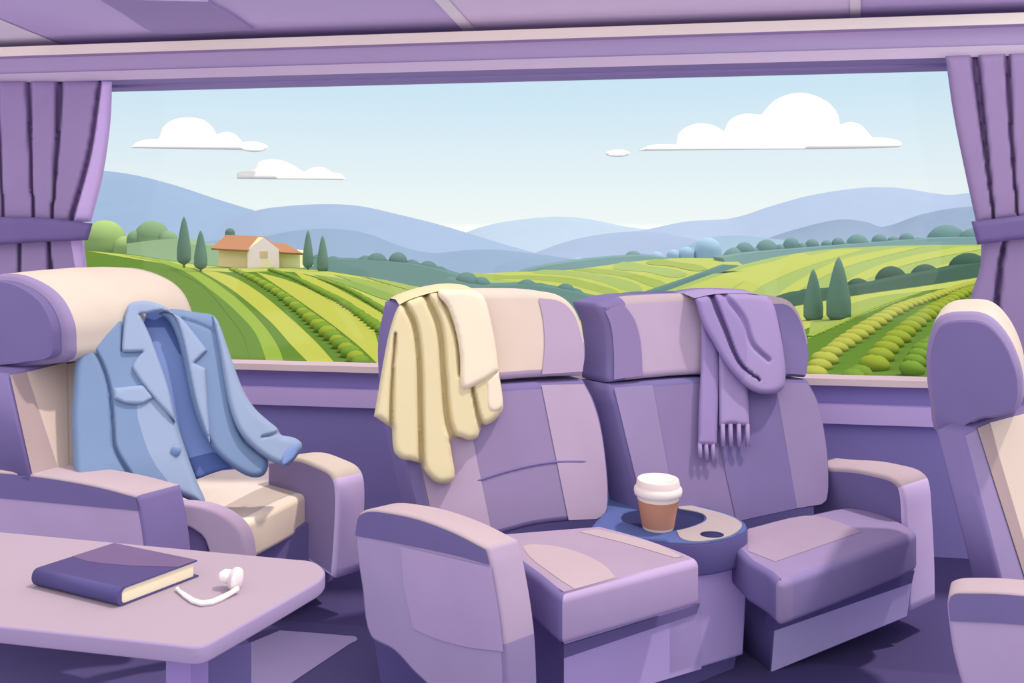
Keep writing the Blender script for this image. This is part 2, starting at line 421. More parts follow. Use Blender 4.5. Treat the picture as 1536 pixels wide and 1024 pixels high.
# floor
fl1 = mat('floor_dark', (84, 75, 124), (1.05, 1.05, 1.05), noise=.01); fl2 = mat('floor_purple', (98, 87, 139), (1.25, 1.2, 1.2), noise=.01); fl3 = mat('floor_light_pool', (133, 117, 160), (0.75, .75, .8), noise=.01)
m = Mesh(); m.box((0, 2.55, -.03), (8, 4.3, .06), fl1)
zp = zplane(0.002)
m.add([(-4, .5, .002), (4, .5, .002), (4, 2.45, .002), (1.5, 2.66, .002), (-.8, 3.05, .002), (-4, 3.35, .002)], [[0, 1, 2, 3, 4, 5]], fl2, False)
m.face(crv([(372, 1100, 1), (372, 965, 1), (420, 945, 1), (520, 953), (536, 957), (525, 965), (440, 1022), (330, 1100, 1)], seg=4), zplane(.004), fl3, 0)  # pool of light on the floor, painted as a paler patch
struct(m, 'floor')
# window pane
g = bpy.data.materials.new('window_glass'); g.use_nodes = True; n = g.node_tree; n.nodes.clear()
ou = n.nodes.new('ShaderNodeOutputMaterial'); mx = n.nodes.new('ShaderNodeMixShader'); tr = n.nodes.new('ShaderNodeBsdfTransparent'); gl = n.nodes.new('ShaderNodeBsdfGlossy')
gl.inputs['Roughness'].default_value = .05; mx.inputs[0].default_value = .015
n.links.new(tr.outputs[0], mx.inputs[1]); n.links.new(gl.outputs[0], mx.inputs[2]); n.links.new(mx.outputs[0], ou.inputs[0])
m = Mesh(); y = lambda x, r: HY+r*(202.0+0.026*x)
m.prism([(60, y(60, -.99)), (1510, y(1510, -.99)), (1510, y(1510, 1.01)), (60, y(60, 1.01))], wd(1.012), (0, .006, 0), g)
struct(m, 'window_1')

# curtains
cu = mat('curtain_fabric', (157, 131, 180), (0.6, 0.6, 0.64)); cu2 = mat('curtain_edge', (172, 148, 195), (0.6, 0.6, 0.64)); ti = mat('tieback_fabric', (116, 98, 152), (0.58, 0.58, 0.62))
gmat = cu
t = thing('curtain', 'lavender pleated curtain gathered by a band at the left end of the window', 'curtain', U(60, 500, wall_d(60)*.95))
m = Mesh()
m.sheet(crv([(-60, 122, 1), (168, 122, 1), (166, 180), (155, 260), (137, 332, 1), (60, 338), (-60, 340, 1)], seg=4), wd(.955), cu, .03, 12, 3.5,
        grooves=(([(43, 122), (46, 220), (50, 330)], 6, 1.5, .09), ([(90, 122), (86, 220), (78, 330)], 9, 1.5, .10), ([(150, 122), (134, 230), (106, 332)], 5, 6, .08), ([(-5, 122), (5, 330)], 5, 2, .07)),
        regions=((crv([(154, 120), (138, 230), (110, 335), (170, 335), (175, 120)], seg=1), cu2),))
part_c = m.build('upper_drape', t)
m = Mesh()
m.sheet(crv([(-60, 355, 1), (125, 352, 1), (131, 410), (145, 560, 1), (-60, 560, 1)], seg=4), wd(.955), cu, .03, 12, 4, grooves=(([(72, 355), (76, 400), (82, 560)], 1.5, 8, .08), ([(30, 355), (25, 560)], 1.5, 8, .06)),
        regions=(([(104, 350), (116, 420), (130, 570), (160, 570), (135, 350)], cu2),))
m.build('lower_drape', t)
m = Mesh()
m.sheet(crv([(-60, 326, 1), (0, 325), (70, 327), (139, 335, 1), (132, 360, 1), (60, 363), (-60, 371, 1)], seg=4), wd(.935), ti, .02, 8, 4, back=.03)
m.build('tieback', t)
t = thing('curtain', 'lavender pleated curtain gathered by a band at the right end of the window', 'curtain', U(1500, 500, wall_d(1500)*.95))
m = Mesh()
m.sheet(crv([(1418, 84, 1), (1600, 78, 1), (1600, 330, 1), (1536, 330), (1465, 338, 1), (1446, 250), (1430, 170)], seg=4), wd(.955), cu, .03, 12, 3.5,
        grooves=(([(1462, 84), (1478, 220), (1491, 330)], 11, 2, .10), ([(1511, 84), (1518, 220), (1527, 330)], 7, 1.5, .09)))
m.build('upper_drape', t)
m = Mesh()
m.sheet(crv([(1472, 355, 1), (1600, 350, 1), (1600, 560, 1), (1440, 560, 1), (1455, 450), (1470, 400)], seg=4), wd(.955), cu, .03, 12, 4, grooves=(([(1508, 355), (1500, 400), (1486, 560)], 4, 9, .09),))
m.build('lower_drape', t)
m = Mesh()
m.sheet(crv([(1457, 332, 1), (1500, 327), (1600, 314, 1), (1600, 352, 1), (1536, 358), (1466, 367, 1)], seg=4), wd(.935), ti, .02, 8, 4, back=.03)
m.build('tieback', t)

# ---------------------------------------------------------------- passenger seats
def zslab(mesh, pts, z, h, mt, ms, r=.03):
    f = zplane(z); mesh.prism(pts, f, (0, 0, -h), mt, ms, r, 5)

# ===== seat in the middle, with the blanket
t = thing('passenger_seat', 'lavender reclining seat in the middle with cream headrest under a cream blanket', 'seat', (-.02, 2.6, 0))
pB = plane((600, 500, 2.78), (880, 500, 3.05), (900, 775, 2.86)); EB = (-.075, .15, 0)
m = Mesh()
hb = crv([(599, 458, 1), (620, 446), (680, 438), (766, 436), (820, 438), (848, 446), (868, 467), (879, 500), (882, 535), (877, 565, 1), (815, 567), (751, 572), (590, 592, 1), (588, 520)], seg=5)
m.prism(hb, pB, EB, cream_p, lambda x, y_: pur_s if x < 640 else cream_p, .03, 5, rimmat=lambda x, y_: cream if (x > 640 and y_ < 515) else (pur if x < 640 else lav_l))  # cream rim paints the sunlight along the headrest's top edge
m.face(crv([(808, 447, 1), (815, 480), (817, 520), (813, 561, 1), (874, 557, 1), (876, 530), (871, 500), (860, 470), (840, 452)], seg=4), pB, lav_l)
m.face(crv([(592, 480, 1), (610, 458, 1), (640, 452, 1), (632, 520), (630, 580, 1), (596, 583, 1)], seg=4), pB, lav_d)
m.build('headrest', t)
m = Mesh()
bb = crv([(590, 590, 1), (751, 577), (877, 570, 1), (892, 597), (904, 635), (913, 695), (916, 748), (911, 773), (897, 782, 1), (854, 784), (800, 791), (740, 806), (640, 815, 1), (620, 740), (602, 665)], seg=4)
m.prism(bb, pB, EB, lav_b, pur_s, .022, 4)
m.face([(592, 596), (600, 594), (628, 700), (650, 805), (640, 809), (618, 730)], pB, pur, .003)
m.face([(604, 594), (695, 588), (735, 785), (738, 800), (655, 808), (632, 700)], pB, lav_l, .003)  # light streaks down the backrest, painted as paler bands
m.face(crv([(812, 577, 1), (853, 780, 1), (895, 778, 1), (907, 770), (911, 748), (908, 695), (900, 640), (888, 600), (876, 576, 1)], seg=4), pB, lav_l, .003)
m.tube([U(x, y_, pB(x, y_)-.0) for x, y_ in crv([(709, 723), (766, 705), (827, 693), (886, 692)], False, 5)], [.001]+[.0045]*14+[.001], pur)
m.build('backrest', t)
m = Mesh()
zslab(m, crv([(735, 800, 1), (900, 787, 1), (960, 803), (1012, 821), (1044, 835), (1047, 840), (1040, 843, 1), (846, 893, 1), (836, 890), (800, 861), (770, 838)], seg=4), .46, .127, lav_t, lambda x, y_: pur_d if x < 843 and y_ > 810 else cfl, .02)  # left side darker: its shade is put into the cover colour
m.face(crv([(785, 822), (805, 816), (860, 825), (905, 846), (924, 866, 1), (862, 883, 1), (830, 862)], seg=4), zplane(.461), pink, 0)  # sunlit patches on the cushion top, painted in pink
m.face(crv([(868, 797, 1), (895, 793, 1), (980, 814), (1024, 834, 1), (1012, 836, 1), (940, 815)], seg=4), zplane(.461), pink, 0)
m.build('seat_cushion', t)
# left arm
aB = vplane((731, 2.15), (545, 2.47))
m = Mesh()
side = crv([(536, 772), (550, 764), (575, 765), (625, 775), (679, 795), (731, 822, 1), (738, 849), (750, 917), (757, 979), (760, 1060, 1), (760, 1140, 1), (620, 1010, 1), (590, 978), (554, 955), (541, 880), (531, 803)], seg=5)
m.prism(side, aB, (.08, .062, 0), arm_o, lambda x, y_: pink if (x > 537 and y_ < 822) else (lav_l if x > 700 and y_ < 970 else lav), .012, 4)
m.face(crv([(533, 800), (538, 775), (551, 768), (575, 769), (625, 779), (679, 799), (728, 824, 1), (734, 847, 1), (680, 832), (604, 816), (533, 803, 1)], seg=4), aB, pur_d)
m.face(crv([(601, 819, 1), (737, 851, 1), (748, 917), (755, 977, 1), (700, 970), (655, 958), (620, 943, 1), (606, 880)], seg=4), aB, arm_i)
m.build('armrest', t)
# base
m = Mesh()
fB = vplane((846, 2.33), (1118, 2.72))
m.prism([(846, 930), (1052, 880), (1052, 1003), (846, 1064)], fB, (-.12, .3, 0), basel, pur_d)
m.prism([(846, 968), (1050, 905), (1045, 920), (846, 987)], near(fB, .006), (-.02, .05, 0), pur_d)  # shadow under the cushion, painted as a dark strip
m.prism([(800, 900), (846, 930), (846, 1075), (800, 1075)], vplane((846, 2.34), (800, 2.42)), (.1, .1, 0), pur_x, pur_x)
m.prism([(560, 950), (800, 930), (800, 1150), (590, 1150)], vplane((846, 2.42), (560, 2.62)), (.1, .3, 0), pur_x, pur_x)
m.build('base', t)

# ===== console between the two seats
t = thing('center_console', 'purple console with cup holder between the two lavender seats', 'console', (.62, 2.65, 0))
blue = mat('console_blue', (86, 92, 146), (0.9, 0.9, 0.92)); navy = mat('console_navy', (65, 62, 108), (0.75, .75, .78)); cgrey = mat('console_grey', (212, 188, 190), (1.18, 1.1, 1.1)); cindigo = mat('console_indigo', (86, 77, 128), KF)
f5 = zplane(.44)
top = crv([(885, 800), (892, 785), (905, 770), (905, 748), (925, 735), (975, 740), (1016, 751), (1055, 760), (1094, 771), (1117, 785), (1119, 796), (1100, 806), (1065, 814), (1030, 816), (990, 813), (930, 806)], seg=4)
well = crv([(931, 776), (955, 766), (985, 762), (1025, 765), (1050, 770), (1057, 777), (1050, 784), (1020, 794), (985, 797), (950, 787)], seg=3)
m = Mesh()
m.sheet(top, f5, blue, 0.0, 1, 8, holes=(well,), back=.006, fn=None)
# rim wall and body
rim = [U(x, y_, f5(x, y_)) for x, y_ in top]
dn = lambda L, z: [Vector((p.x, p.y, z)) for p in L]
cen = sum(rim, Vector())/len(rim)
def shr(L, k, z): return [Vector((cen.x+(p.x-cen.x)*k, cen.y+(p.y-cen.y)*k, z)) for p in L]
m2 = Mesh()
m2.loft([dn(rim, .4395), shr(rim, 1.008, .432), shr(rim, 1.008, .35), dn(rim, .345)], cindigo, None, cindigo)
m2.prism(crv([(1000, 862, 1), (1121, 836, 1), (1120, 900), (1116, 983, 1), (1000, 1018, 1)], seg=3), fB, (-.12, .42, 0), basel, basel, .012, 3)
m2.prism([(960, 1010), (1106, 975), (1096, 1028), (960, 1075)], near(fB, -.03), (-.12, .35, 0), pur_x, pur_x)
m2.build('body', t)
wl = [U(x, y_, f5(x, y_)) for x, y_ in well]; wc = sum(wl, Vector())/len(wl)
m.build('top_rim', t)
m = Mesh()
m.loft([dn(wl, .4398), [Vector((wc.x+(p.x-wc.x)*.9, wc.y+(p.y-wc.y)*.9, .43)) for p in wl]], navy, None, navy)
m.build('cup_well', t, label='navy recess of the cup holder')
m = Mesh()
lid = crv([(1016, 753, 1), (1055, 762), (1094, 773), (1112, 784), (1111, 792), (1094, 803), (1068, 809), (1040, 811), (1021, 806), (1015, 795, 1), (1030, 792), (1053, 784), (1060, 777), (1052, 769), (1018, 762, 1)], seg=4)
m.prism(lid, zplane(.443), (0, 0, -.003), cgrey, cgrey)
m.build('cover_plate', t)
m = Mesh()
pc = U(1068, 801, zplane(.444)(1068, 801))
m.lathe(pc, [(.0001, 0), (.036, 0), (.036, -.002)], navy, 24)
for i, p in enumerate(m.v): m.v[i] = (p[0], pc.y+(p[1]-pc.y)*.75, p[2])
m.build('finger_slot', t)

# ===== paper cup
cw = mat('cup_white', (252, 238, 236), (1.0, 0.98, 1.0)); csh = mat('cup_lid_rim', (226, 208, 206), (.85, .85, .86)); ccr = mat('cup_cream', (232, 212, 196), (.8, .8, .8)); cbr = mat('cup_brown', (166, 116, 106), (.72, .72, .72)); 
base = U(987, 792, zplane(.441)(987, 791))
t = thing('paper_cup', 'brown and white paper coffee cup with white lid standing on the console', 'cup', base)
m = Mesh()
m.lathe(base, [(0, 0), (.047, 0), (.0485, .004), (.0505, .010)], ccr)
m.lathe(base, [(.0505, .010), (.0645, .094)], cbr)
m.lathe(base, [(.0645, .094), (.067, .110)], ccr)
m.build('cup_body', t)
m = Mesh()
m.lathe(base, [(.067, .107), (.074, .109), (.0755, .118), (.0745, .128), (.070, .132), (.0685, .136)], cw)
m.lathe(base, [(.0685, .136), (.0665, .150), (.064, .156)], csh)
m.lathe(base, [(.064, .156), (.060, .157), (.058, .153), (0, .153)], cw)
m.build('lid', t)

# ===== seat on the right of the console, with the scarf
t = thing('passenger_seat', 'mauve reclining seat beside the window with a violet scarf on its headrest', 'seat', (1.05, 2.8, 0))
pC = plane((916, 500, 3.12), (1217, 500, 3.32), (1240, 760, 3.05)); EC = (-.105, .13, 0)
m = Mesh()
hc = crv([(899, 457, 1), (935, 446), (989, 442), (1100, 439), (1172, 445), (1193, 454), (1208, 479), (1217, 510), (1219, 541), (1214, 567, 1), (1140, 564), (1049, 563), (980, 568), (916, 575, 1), (917, 530), (914, 490)], seg=5)
m.prism(hc, pC, EC, lav_l, pur_d, .03, 5, rimmat=lambda x, y_: pink if (x > 936 and y_ < 515) else (pur if x < 936 or x > 1190 else lav_l))  # pink rim stands for sun catching the top edge
m.face(crv([(908, 466, 1), (934, 454, 1), (952, 480), (961, 514), (964, 563, 1), (921, 569, 1), (921, 530), (917, 490)], seg=4), pC, lav_d)
m.face(crv([(1159, 456, 1), (1180, 457), (1196, 473), (1209, 510), (1212, 541), (1209, 562, 1), (1176, 560, 1), (1172, 500)], seg=4), pC, pur)
m.build('headrest', t)
m = Mesh()
bc = crv([(916, 577, 1), (1049, 567), (1214, 569, 1), (1231, 604), (1243, 662), (1247, 709), (1245, 748), (1235, 760, 1), (1196, 766), (1126, 781), (1060, 795, 1), (975, 800, 1), (950, 713)], seg=4)
m.prism(bc, pC, EC, lav_d, pur_d, .02, 4)
m.face([(921, 581), (979, 577), (1003, 709), (1020, 795), (978, 796), (953, 713)], pC, lav, .003)  # streaks of light and shade on this back, painted as bands
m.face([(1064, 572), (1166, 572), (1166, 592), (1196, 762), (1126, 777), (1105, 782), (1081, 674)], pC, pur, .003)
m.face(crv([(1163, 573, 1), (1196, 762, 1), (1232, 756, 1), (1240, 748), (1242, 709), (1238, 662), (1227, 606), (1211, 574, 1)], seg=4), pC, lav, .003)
m.build('backrest', t)
m = Mesh()
zslab(m, crv([(1080, 800, 1), (1245, 763, 1), (1275, 760), (1330, 772), (1370, 792), (1374, 798), (1360, 806), (1190, 868), (1168, 872), (1150, 858), (1120, 840, 1)], seg=5), .4, .125, lav, lambda x, y_: pur_d if x < 1163 else (lav if x < 1190 and y_ > 850 else cfr), .02)  # dark purple on the left flank paints its shade
m.face(crv([(1122, 793, 1), (1208, 773), (1250, 780), (1292, 797, 1), (1163, 842, 1), (1122, 826, 1)], seg=4), zplane(.401), lav_t, 0)  # patch of sun on the seat, painted in paler lavender
m.build('seat_cushion', t)
m = Mesh()
pf = vplane((1155, 2.70), (1362, 2.87))
m.prism([(1162, 920), (1372, 850), (1362, 925), (1155, 1010)], pf, (-.1, .3, 0), basep, pur_x, .004, 2)
m.prism([(1163, 925), (1372, 855), (1368, 874), (1161, 946)], near(pf, .006), (-.02, .03, 0), pur_x)  # dark strip painting the cushion's shadow on the base
m.build('base', t)
pAc = vplane((1355, 2.9), (1246, 3.12))
m = Mesh()
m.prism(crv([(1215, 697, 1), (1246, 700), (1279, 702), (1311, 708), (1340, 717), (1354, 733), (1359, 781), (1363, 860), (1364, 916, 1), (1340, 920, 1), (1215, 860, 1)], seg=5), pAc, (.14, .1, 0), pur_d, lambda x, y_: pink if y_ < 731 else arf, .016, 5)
m.build('armrest', t)

# ===== cream seat on the left, with the jacket
t = thing('passenger_seat', 'cream seat with purple sides at the left, a blue jacket on it', 'seat', (-1.35, 2.95, 0))
LA = Vector((.42, .9, 0)); FA = Vector((.9, -.42, 0))
def roll(t, prof, dfn, L, width, bulge, edge=.06, inner=.80, mats=None, name='headrest'):
    """headrest: traced side profile carried across the seat, rounded at both ends"""
    P = [U(x, y_, dfn(x, y_)) for x, y_ in prof]; c = sum(P, Vector())/len(P)
    me = Mesh(); secs = []; ml = []
    md, mr_, mc = mats
    st = [(0, inner, md), (.03, inner+.02, mr_), (edge*.5, .95, mr_), (edge, 1.0, mc)]
    for q in (.25, .5, .75): st.append((edge+(width-edge)*q*.95, 1+bulge*math.sin(math.pi*q), mc))
    st += [(width*.93, .985, mc), (width*.985, .93, mc), (width, .8, mc)]
    for s_, k, mm in st:
        secs.append([c+(p-c)*k+L*s_ for p in P]); ml.append(mm)
    me.loft(secs, ml[:-1], md, mc)
    return me
sA = vplane((89, 2.75), (0, 2.88))
prof = crv([(48, 550), (86, 541), (90, 513), (87, 485), (70, 450), (41, 426), (0, 412), (-45, 420), (-80, 460), (-90, 520), (-60, 556), (0, 556)], seg=4)
m = roll(t, prof, sA, LA, .585, .05, inner=.86, mats=(pur_s, lav, cream))
m.build('headrest', t)
pA = plane((15, 560, 2.78), (45, 692, 2.66), (290, 560, 3.33))
m = Mesh()
m.prism(crv([(12, 560, 1), (100, 540, 1), (285, 500, 1), (300, 560), (305, 640), (295, 715, 1), (46, 720, 1)], seg=4), pA, (-.19, .09, 0), cream_p, pur_s, .015, 3)
m.face([(15, 562), (40, 558), (92, 716), (50, 718)], pA, mauvep)  # shade bands on the cream back, painted as darker strips
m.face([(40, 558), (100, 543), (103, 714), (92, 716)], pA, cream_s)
m.build('backrest', t)
m = Mesh()
zslab(m, crv([(180, 715, 1), (460, 694, 1), (488, 705), (495, 722), (494, 727), (480, 731), (356, 788), (335, 776), (262, 758, 1), (200, 745, 1)], seg=4), .42, .13, scr, scf, .02)
m.face(crv([(320, 768, 1), (400, 728), (472, 710, 1), (488, 722, 1), (415, 750), (354, 783, 1)], seg=4), zplane(.421), cream, 0)
m.build('seat_cushion', t)
m = Mesh()
pl = plane((266, 760, 2.66), (366, 800, 2.765), (366, 830, 2.765))
m.prism(crv([(240, 755, 1), (290, 758), (325, 768), (353, 788), (366, 812), (371, 860, 1), (316, 840, 1), (300, 802), (240, 775, 1)], seg=4), pl, (.02, .05, 0), lav_l, lav_l, .008, 3)
m.prism(crv([(240, 770, 1), (300, 798), (318, 850, 1), (240, 850, 1)], seg=3), near(pl, -.02), (.02, .04, 0), pur, pur)
m.build('cushion_side', t, label='lavender side roll of the cushion')
m = Mesh()
m.prism([(380, 820), (506, 765), (501, 869), (440, 905), (380, 910)], vplane((380, 2.95), (506, 3.2)), (-.15, .2, 0), pur_d, pur_d, .004, 2)
m.build('base', t)
# right arm
pAr = vplane((505, 3.02), (440, 3.16))
m = Mesh()
m.prism(crv([(400, 690, 1), (443, 686), (474, 696), (497, 709), (506, 733), (505, 800), (500, 868, 1), (400, 800, 1)], seg=5), pAr, (.085, .08, 0), lav, lambda x, y_: cream if y_ < 716 else arf, .014, 4)
m.build('armrest', t)
# left arm, near the table
pAl = vplane((206, 2.50), (0, 2.68))
m = Mesh()
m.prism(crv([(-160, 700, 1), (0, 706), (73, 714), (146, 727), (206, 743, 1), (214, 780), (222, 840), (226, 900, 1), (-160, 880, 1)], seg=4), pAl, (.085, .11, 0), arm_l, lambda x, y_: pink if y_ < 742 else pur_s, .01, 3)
m.face(crv([(-155, 704, 1), (0, 710), (73, 718), (146, 731), (203, 746, 1), (209, 766, 1), (0, 747), (-155, 735, 1)], seg=4), pAl, pur_d)
m.build('armrest', t)

# ===== seat cut by the right edge
t = thing('passenger_seat', 'cream seat with purple sides cut off by the right edge of the picture', 'seat', (1.6, 2.2, 0))
sD = vplane((1536, 2.18), (1388, 2.38))
prof = crv([(1500, 632), (1530, 618), (1536, 577), (1527, 538), (1508, 501), (1482, 476), (1450, 470), (1408, 477), (1392, 505), (1386, 545), (1392, 610), (1405, 660), (1440, 652), (1470, 636)], seg=4)
m = roll(t, prof, sD, Vector((.5, .86, 0)), .58, .05, edge=.07, inner=.86, mats=(pur_s, lav, cream))
m.build('headrest', t)
pD = plane((1443, 649, 2.26), (1499, 864, 2.16), (1700, 649, 2.55))
m = Mesh()
m.prism(crv([(1443, 649, 1), (1480, 632), (1560, 612, 1), (1760, 600, 1), (1790, 900, 1), (1508, 900, 1)], seg=4), pD, (-.055, .035, 0), lav, pur_s, .01, 3)
m.face([(1466, 642), (1485, 634), (1548, 845), (1560, 890), (1545, 890)], pD, mauvep)  # darker strip paints the shade along the cream back's edge
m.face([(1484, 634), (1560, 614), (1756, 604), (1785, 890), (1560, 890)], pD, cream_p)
m.build('backrest', t)
pDa = vplane((1423, 2.02), (1536, 1.93))
m = Mesh()
m.prism(crv([(1425, 892), (1453, 887), (1536, 891), (1700, 915, 1), (1700, 1250, 1), (1500, 1250, 1), (1441, 1022), (1430, 980), (1423, 933), (1421, 905)], seg=4), pDa, (.05, .085, 0), arm_l, lambda x, y_: pink if (y_ < 900 or x > 1440) and y_ < 920 else arm_l, .01, 3)
m.face(crv([(1426, 895), (1453, 890), (1536, 894), (1695, 918, 1), (1695, 960, 1), (1536, 937), (1425, 931, 1)], seg=4), pDa, pur)
m.build('armrest', t)
m = Mesh(); m.prism([(1500, 880), (1750, 900), (1750, 1300), (1520, 1250)], vplane((1500, 2.2), (1750, 2.05)), (.1, .3, 0), pur_d, pur_d); m.build('base', t)

# ---------------------------------------------------------------- table, book, earphone
tt_ = mat('table_top', (214, 186, 206), (1.25, 1.18, 1.15), noise=.01); te = mat('table_edge', (170, 147, 192), (.85, .85, .85)); td = mat('table_leg', (122, 104, 158), KF)
t = thing('table', 'pale pink table with rounded corner in the lower left foreground', 'table', (-.9, 1.6, 0))
m = Mesh()
m.prism(crv([(-330, 768, 1), (0, 797, 1), (440, 838, 1), (470, 842), (487, 855), (484, 866), (470, 877), (320, 962), (303, 969), (285, 970), (260, 967, 1), (-330, 905, 1)], seg=5), zplane(.7), (0, 0, -.03), tt_, te, .004, 3)
m.build('table_top', t)
m = Mesh()
p0 = U(250, 990, 1.52); p1 = U(377, 990, 1.75)
m.prism([(249, 975), (286, 975), (286, 1500), (249, 1500)], lambda x, y_: 1.50, (0.02, .03, 0), td)
m.prism([(284, 975), (377, 965), (377, 1400), (284, 1500)], vplane((284, 1.52), (377, 1.74)), (-.02, .02, 0), pur_d)
m.build('leg', t)

bk = mat('book_spine', (82, 73, 122), (.55, .55, .6)); bc_ = mat('book_cover', (113, 100, 152), (1.15, 1.1, 1.1)); bc2 = mat('book_cover_mauve', (146, 120, 162), (1.15, 1.1, 1.1)); pg = mat('book_pages', (250, 228, 202), (.72, .72, .74))
W_ = Vector((-.920, 1.671)); S_ = Vector((-.714, 1.580)); E_ = Vector((-.622, 1.712))
N_ = W_+E_-S_
t = thing('book', 'closed dark purple book with cream pages lying on the table', 'book', ((W_.x+E_.x)/2, (W_.y+E_.y)/2, .7))
u = (S_-W_); v = (E_-S_)
def bp(a, b, z): p = W_+u*a+v*b; return Vector((p.x, p.y, .7+z))
def slab(me, a0, a1, b0, b1, z0, z1, mt, ms):
    lo = [bp(a0, b0, z0), bp(a1, b0, z0), bp(a1, b1, z0), bp(a0, b1, z0)]; hi = [bp(a0, b0, z1), bp(a1, b0, z1), bp(a1, b1, z1), bp(a0, b1, z1)]
    me.add(lo+hi, [[3, 2, 1, 0], [4, 5, 6, 7], [0, 1, 5, 4], [1, 2, 6, 5], [2, 3, 7, 6], [3, 0, 4, 7]], [ms, mt, ms, ms, ms, ms], False)
m = Mesh()
slab(m, 0, 1, 0.03, 1.0, .031, .034, bc_, bk)
slab(m, 0, 1, 0.03, 1.02, 0.0005, .0035, bc_, bk)
# rounded spine along b=0
sec = []
for a in (0, 1):
    c = []
    for k in range(9):
        th = math.pi*k/8; c.append(bp(a, .03-.07*math.sin(th), .017-.0165*math.cos(th)+.0005))
    for k in range(9):
        th = math.pi*(8-k)/8; c.append(bp(a, .06-.05*math.sin(th), .017-.0135*math.cos(th)))
    sec.append(c)
m.loft(sec, bk, bk, bk)
pts = crv([(0, .45, 1), (.25, .42), (.55, .5), (.8, .62), (1, .74, 1), (1, 1, 1), (0, 1, 1)], seg=4)
m.add([bp(a, b, .0344) for a, b in pts], [list(range(len(pts)))], bc2, False)  # light across the cover, painted as a mauve sweep
m.build('cover', t)
m = Mesh()
slab(m, .02, .985, .035, .965, .0035, .031, pg, pg)
m.build('pages', t)

ew = mat('earphone_white', (250, 238, 238), (1.05, 1.0, 1.0), noise=0); eg = mat('earphone_grey', (196, 180, 190), (.8, .8, .8), noise=0)
z7 = .7
def tp(x, y_, z=0): return U(x, y_, zplane(z7+z)(x, y_))
c = U(356, 869, 1.70); base = Vector((c.x, c.y, .7))
t = thing('earphone', 'single white wired earphone lying on the table beside the book', 'earphone', base)
m = Mesh()
ax = Vector((-.93, .3, .12)).normalized(); s1 = ax.cross(Vector((0, 0, 1))).normalized(); s2 = s1.cross(ax)
cc = U(356, 869, 1.652)
def disc(me, o, r, mt, seg=28, rz=1.25):
    pr = [(0, 0), (.75, .0), (.95, .18), (1, .4), (1, .75), (.92, 1.0), (0, 1.0)]
    secs = []
    for a, b in pr:
        secs.append([o+ax*(b*.014)+(s1*math.cos(2*math.pi*k/seg)*rz*.8+s2*math.sin(2*math.pi*k/seg)*rz)*a*r for k in range(seg)])
    me.loft(secs, mt)
disc(m, cc-ax*.004, .018, [ew, ew, ew, eg, eg, eg])
m.build('speaker_housing', t)
m = Mesh()
m.tube([cc+ax*.008, cc+ax*.02+Vector((0, 0, .001)), cc+ax*.030, cc+ax*.038], [.010, .013, .0125, .006], ew, 16)
m.ball(cc+ax*.034, .007, .007, .008, ew)
m.build('ear_tip', t)
m = Mesh()
ln = [(357, 882, .010), (345, 890, .006), (332, 897, .0045), (318, 903, .0045), (303, 905, .0045), (290, 901, .0045), (278, 893, .0045), (266, 884, .0045)]
m.tube([tp(x, y_, z) for x, y_, z in ln], [.005, .005, .0058, .0056, .0052, .005, .0045, .003], ew, 10)
m.ball(tp(266, 883, .0045), .004, .004, .004, ew)
m.build('stem', t)

# ---------------------------------------------------------------- cream blanket
bl = mat('blanket_cream', (245, 224, 184), (.74, .74, .74), noise=.02); bl2 = mat('blanket_pale', (254, 240, 216), (.8, .8, .8), noise=.02)
t = thing('blanket', 'cream blanket with soft folds hanging over the middle seat headrest', 'blanket', U(650, 700, 2.7))
pBl = near(pB, .035)
m = Mesh()
m.sheet(crv([(599, 457), (612, 450), (639, 441), (657, 437), (676, 437), (700, 445), (721, 480), (735, 520), (748, 560), (755, 609), (749, 623), (733, 636), (723, 637, 1), (720, 646), (716, 656), (704, 660), (686, 655), (675, 660, 1), (678, 683), (682, 714), (674, 724), (655, 724), (639, 709), (631, 696), (618, 691), (602, 688), (591, 676), (588, 642, 1), (561, 624, 1), (565, 601), (577, 531), (586, 490)], seg=5),
        pBl, bl, .03, 10, 2.8, back=.02,
        grooves=(([(604, 452), (621, 486), (628, 535), (630, 605), (632, 698)], 7, 8, .05), ([(637, 440), (658, 490), (665, 564), (671, 630), (681, 660)], 8, 9, .05), ([(593, 500), (588, 570), (586, 645)], 3, 6, .045), ([(708, 580), (716, 620), (722, 640)], 4, 7, .05), ([(660, 440), (685, 500), (692, 560)], 6, 8, .03)))
m.build('hanging_fold', t)
m = Mesh()
s0 = [(599, 457), (612, 450), (639, 441), (657, 437), (676, 434), (700, 434), (721, 442)]
q = [U(x, y_, pBl(x, y_)-.012) for x, y_ in crv(s0, False, 4)]
m.loft([q, [p+Vector((-.02, .06, .012)) for p in q], [p+Vector((-.05, .15, .008)) for p in q], [p+Vector((-.07, .2, -.03)) for p in q], [p+Vector((-.07, .2, -.2)) for p in q]], bl, closed=False)
m.build('top_fold', t)
m = Mesh()
m.sheet(crv([(657, 438), (676, 434), (700, 434), (718, 438), (728, 450), (736, 480), (743, 515), (748, 555, 1), (735, 566), (715, 577), (696, 583), (691, 573), (690, 535), (684, 498), (672, 461)], seg=5), near(pB, .065), bl2, .018, 8, 4, back=.02)
m.build('upper_layer', t, label='pale outer layer of the blanket')
m = Mesh()
m.sheet(crv([(729, 572, 1), (748, 556, 1), (751, 580), (754, 607), (748, 615), (738, 617), (731, 608)], seg=4), near(pB, .062), bl2, .008, 6, 3, back=.01)
m.build('lower_layer', t, label='pale lower corner of the blanket')

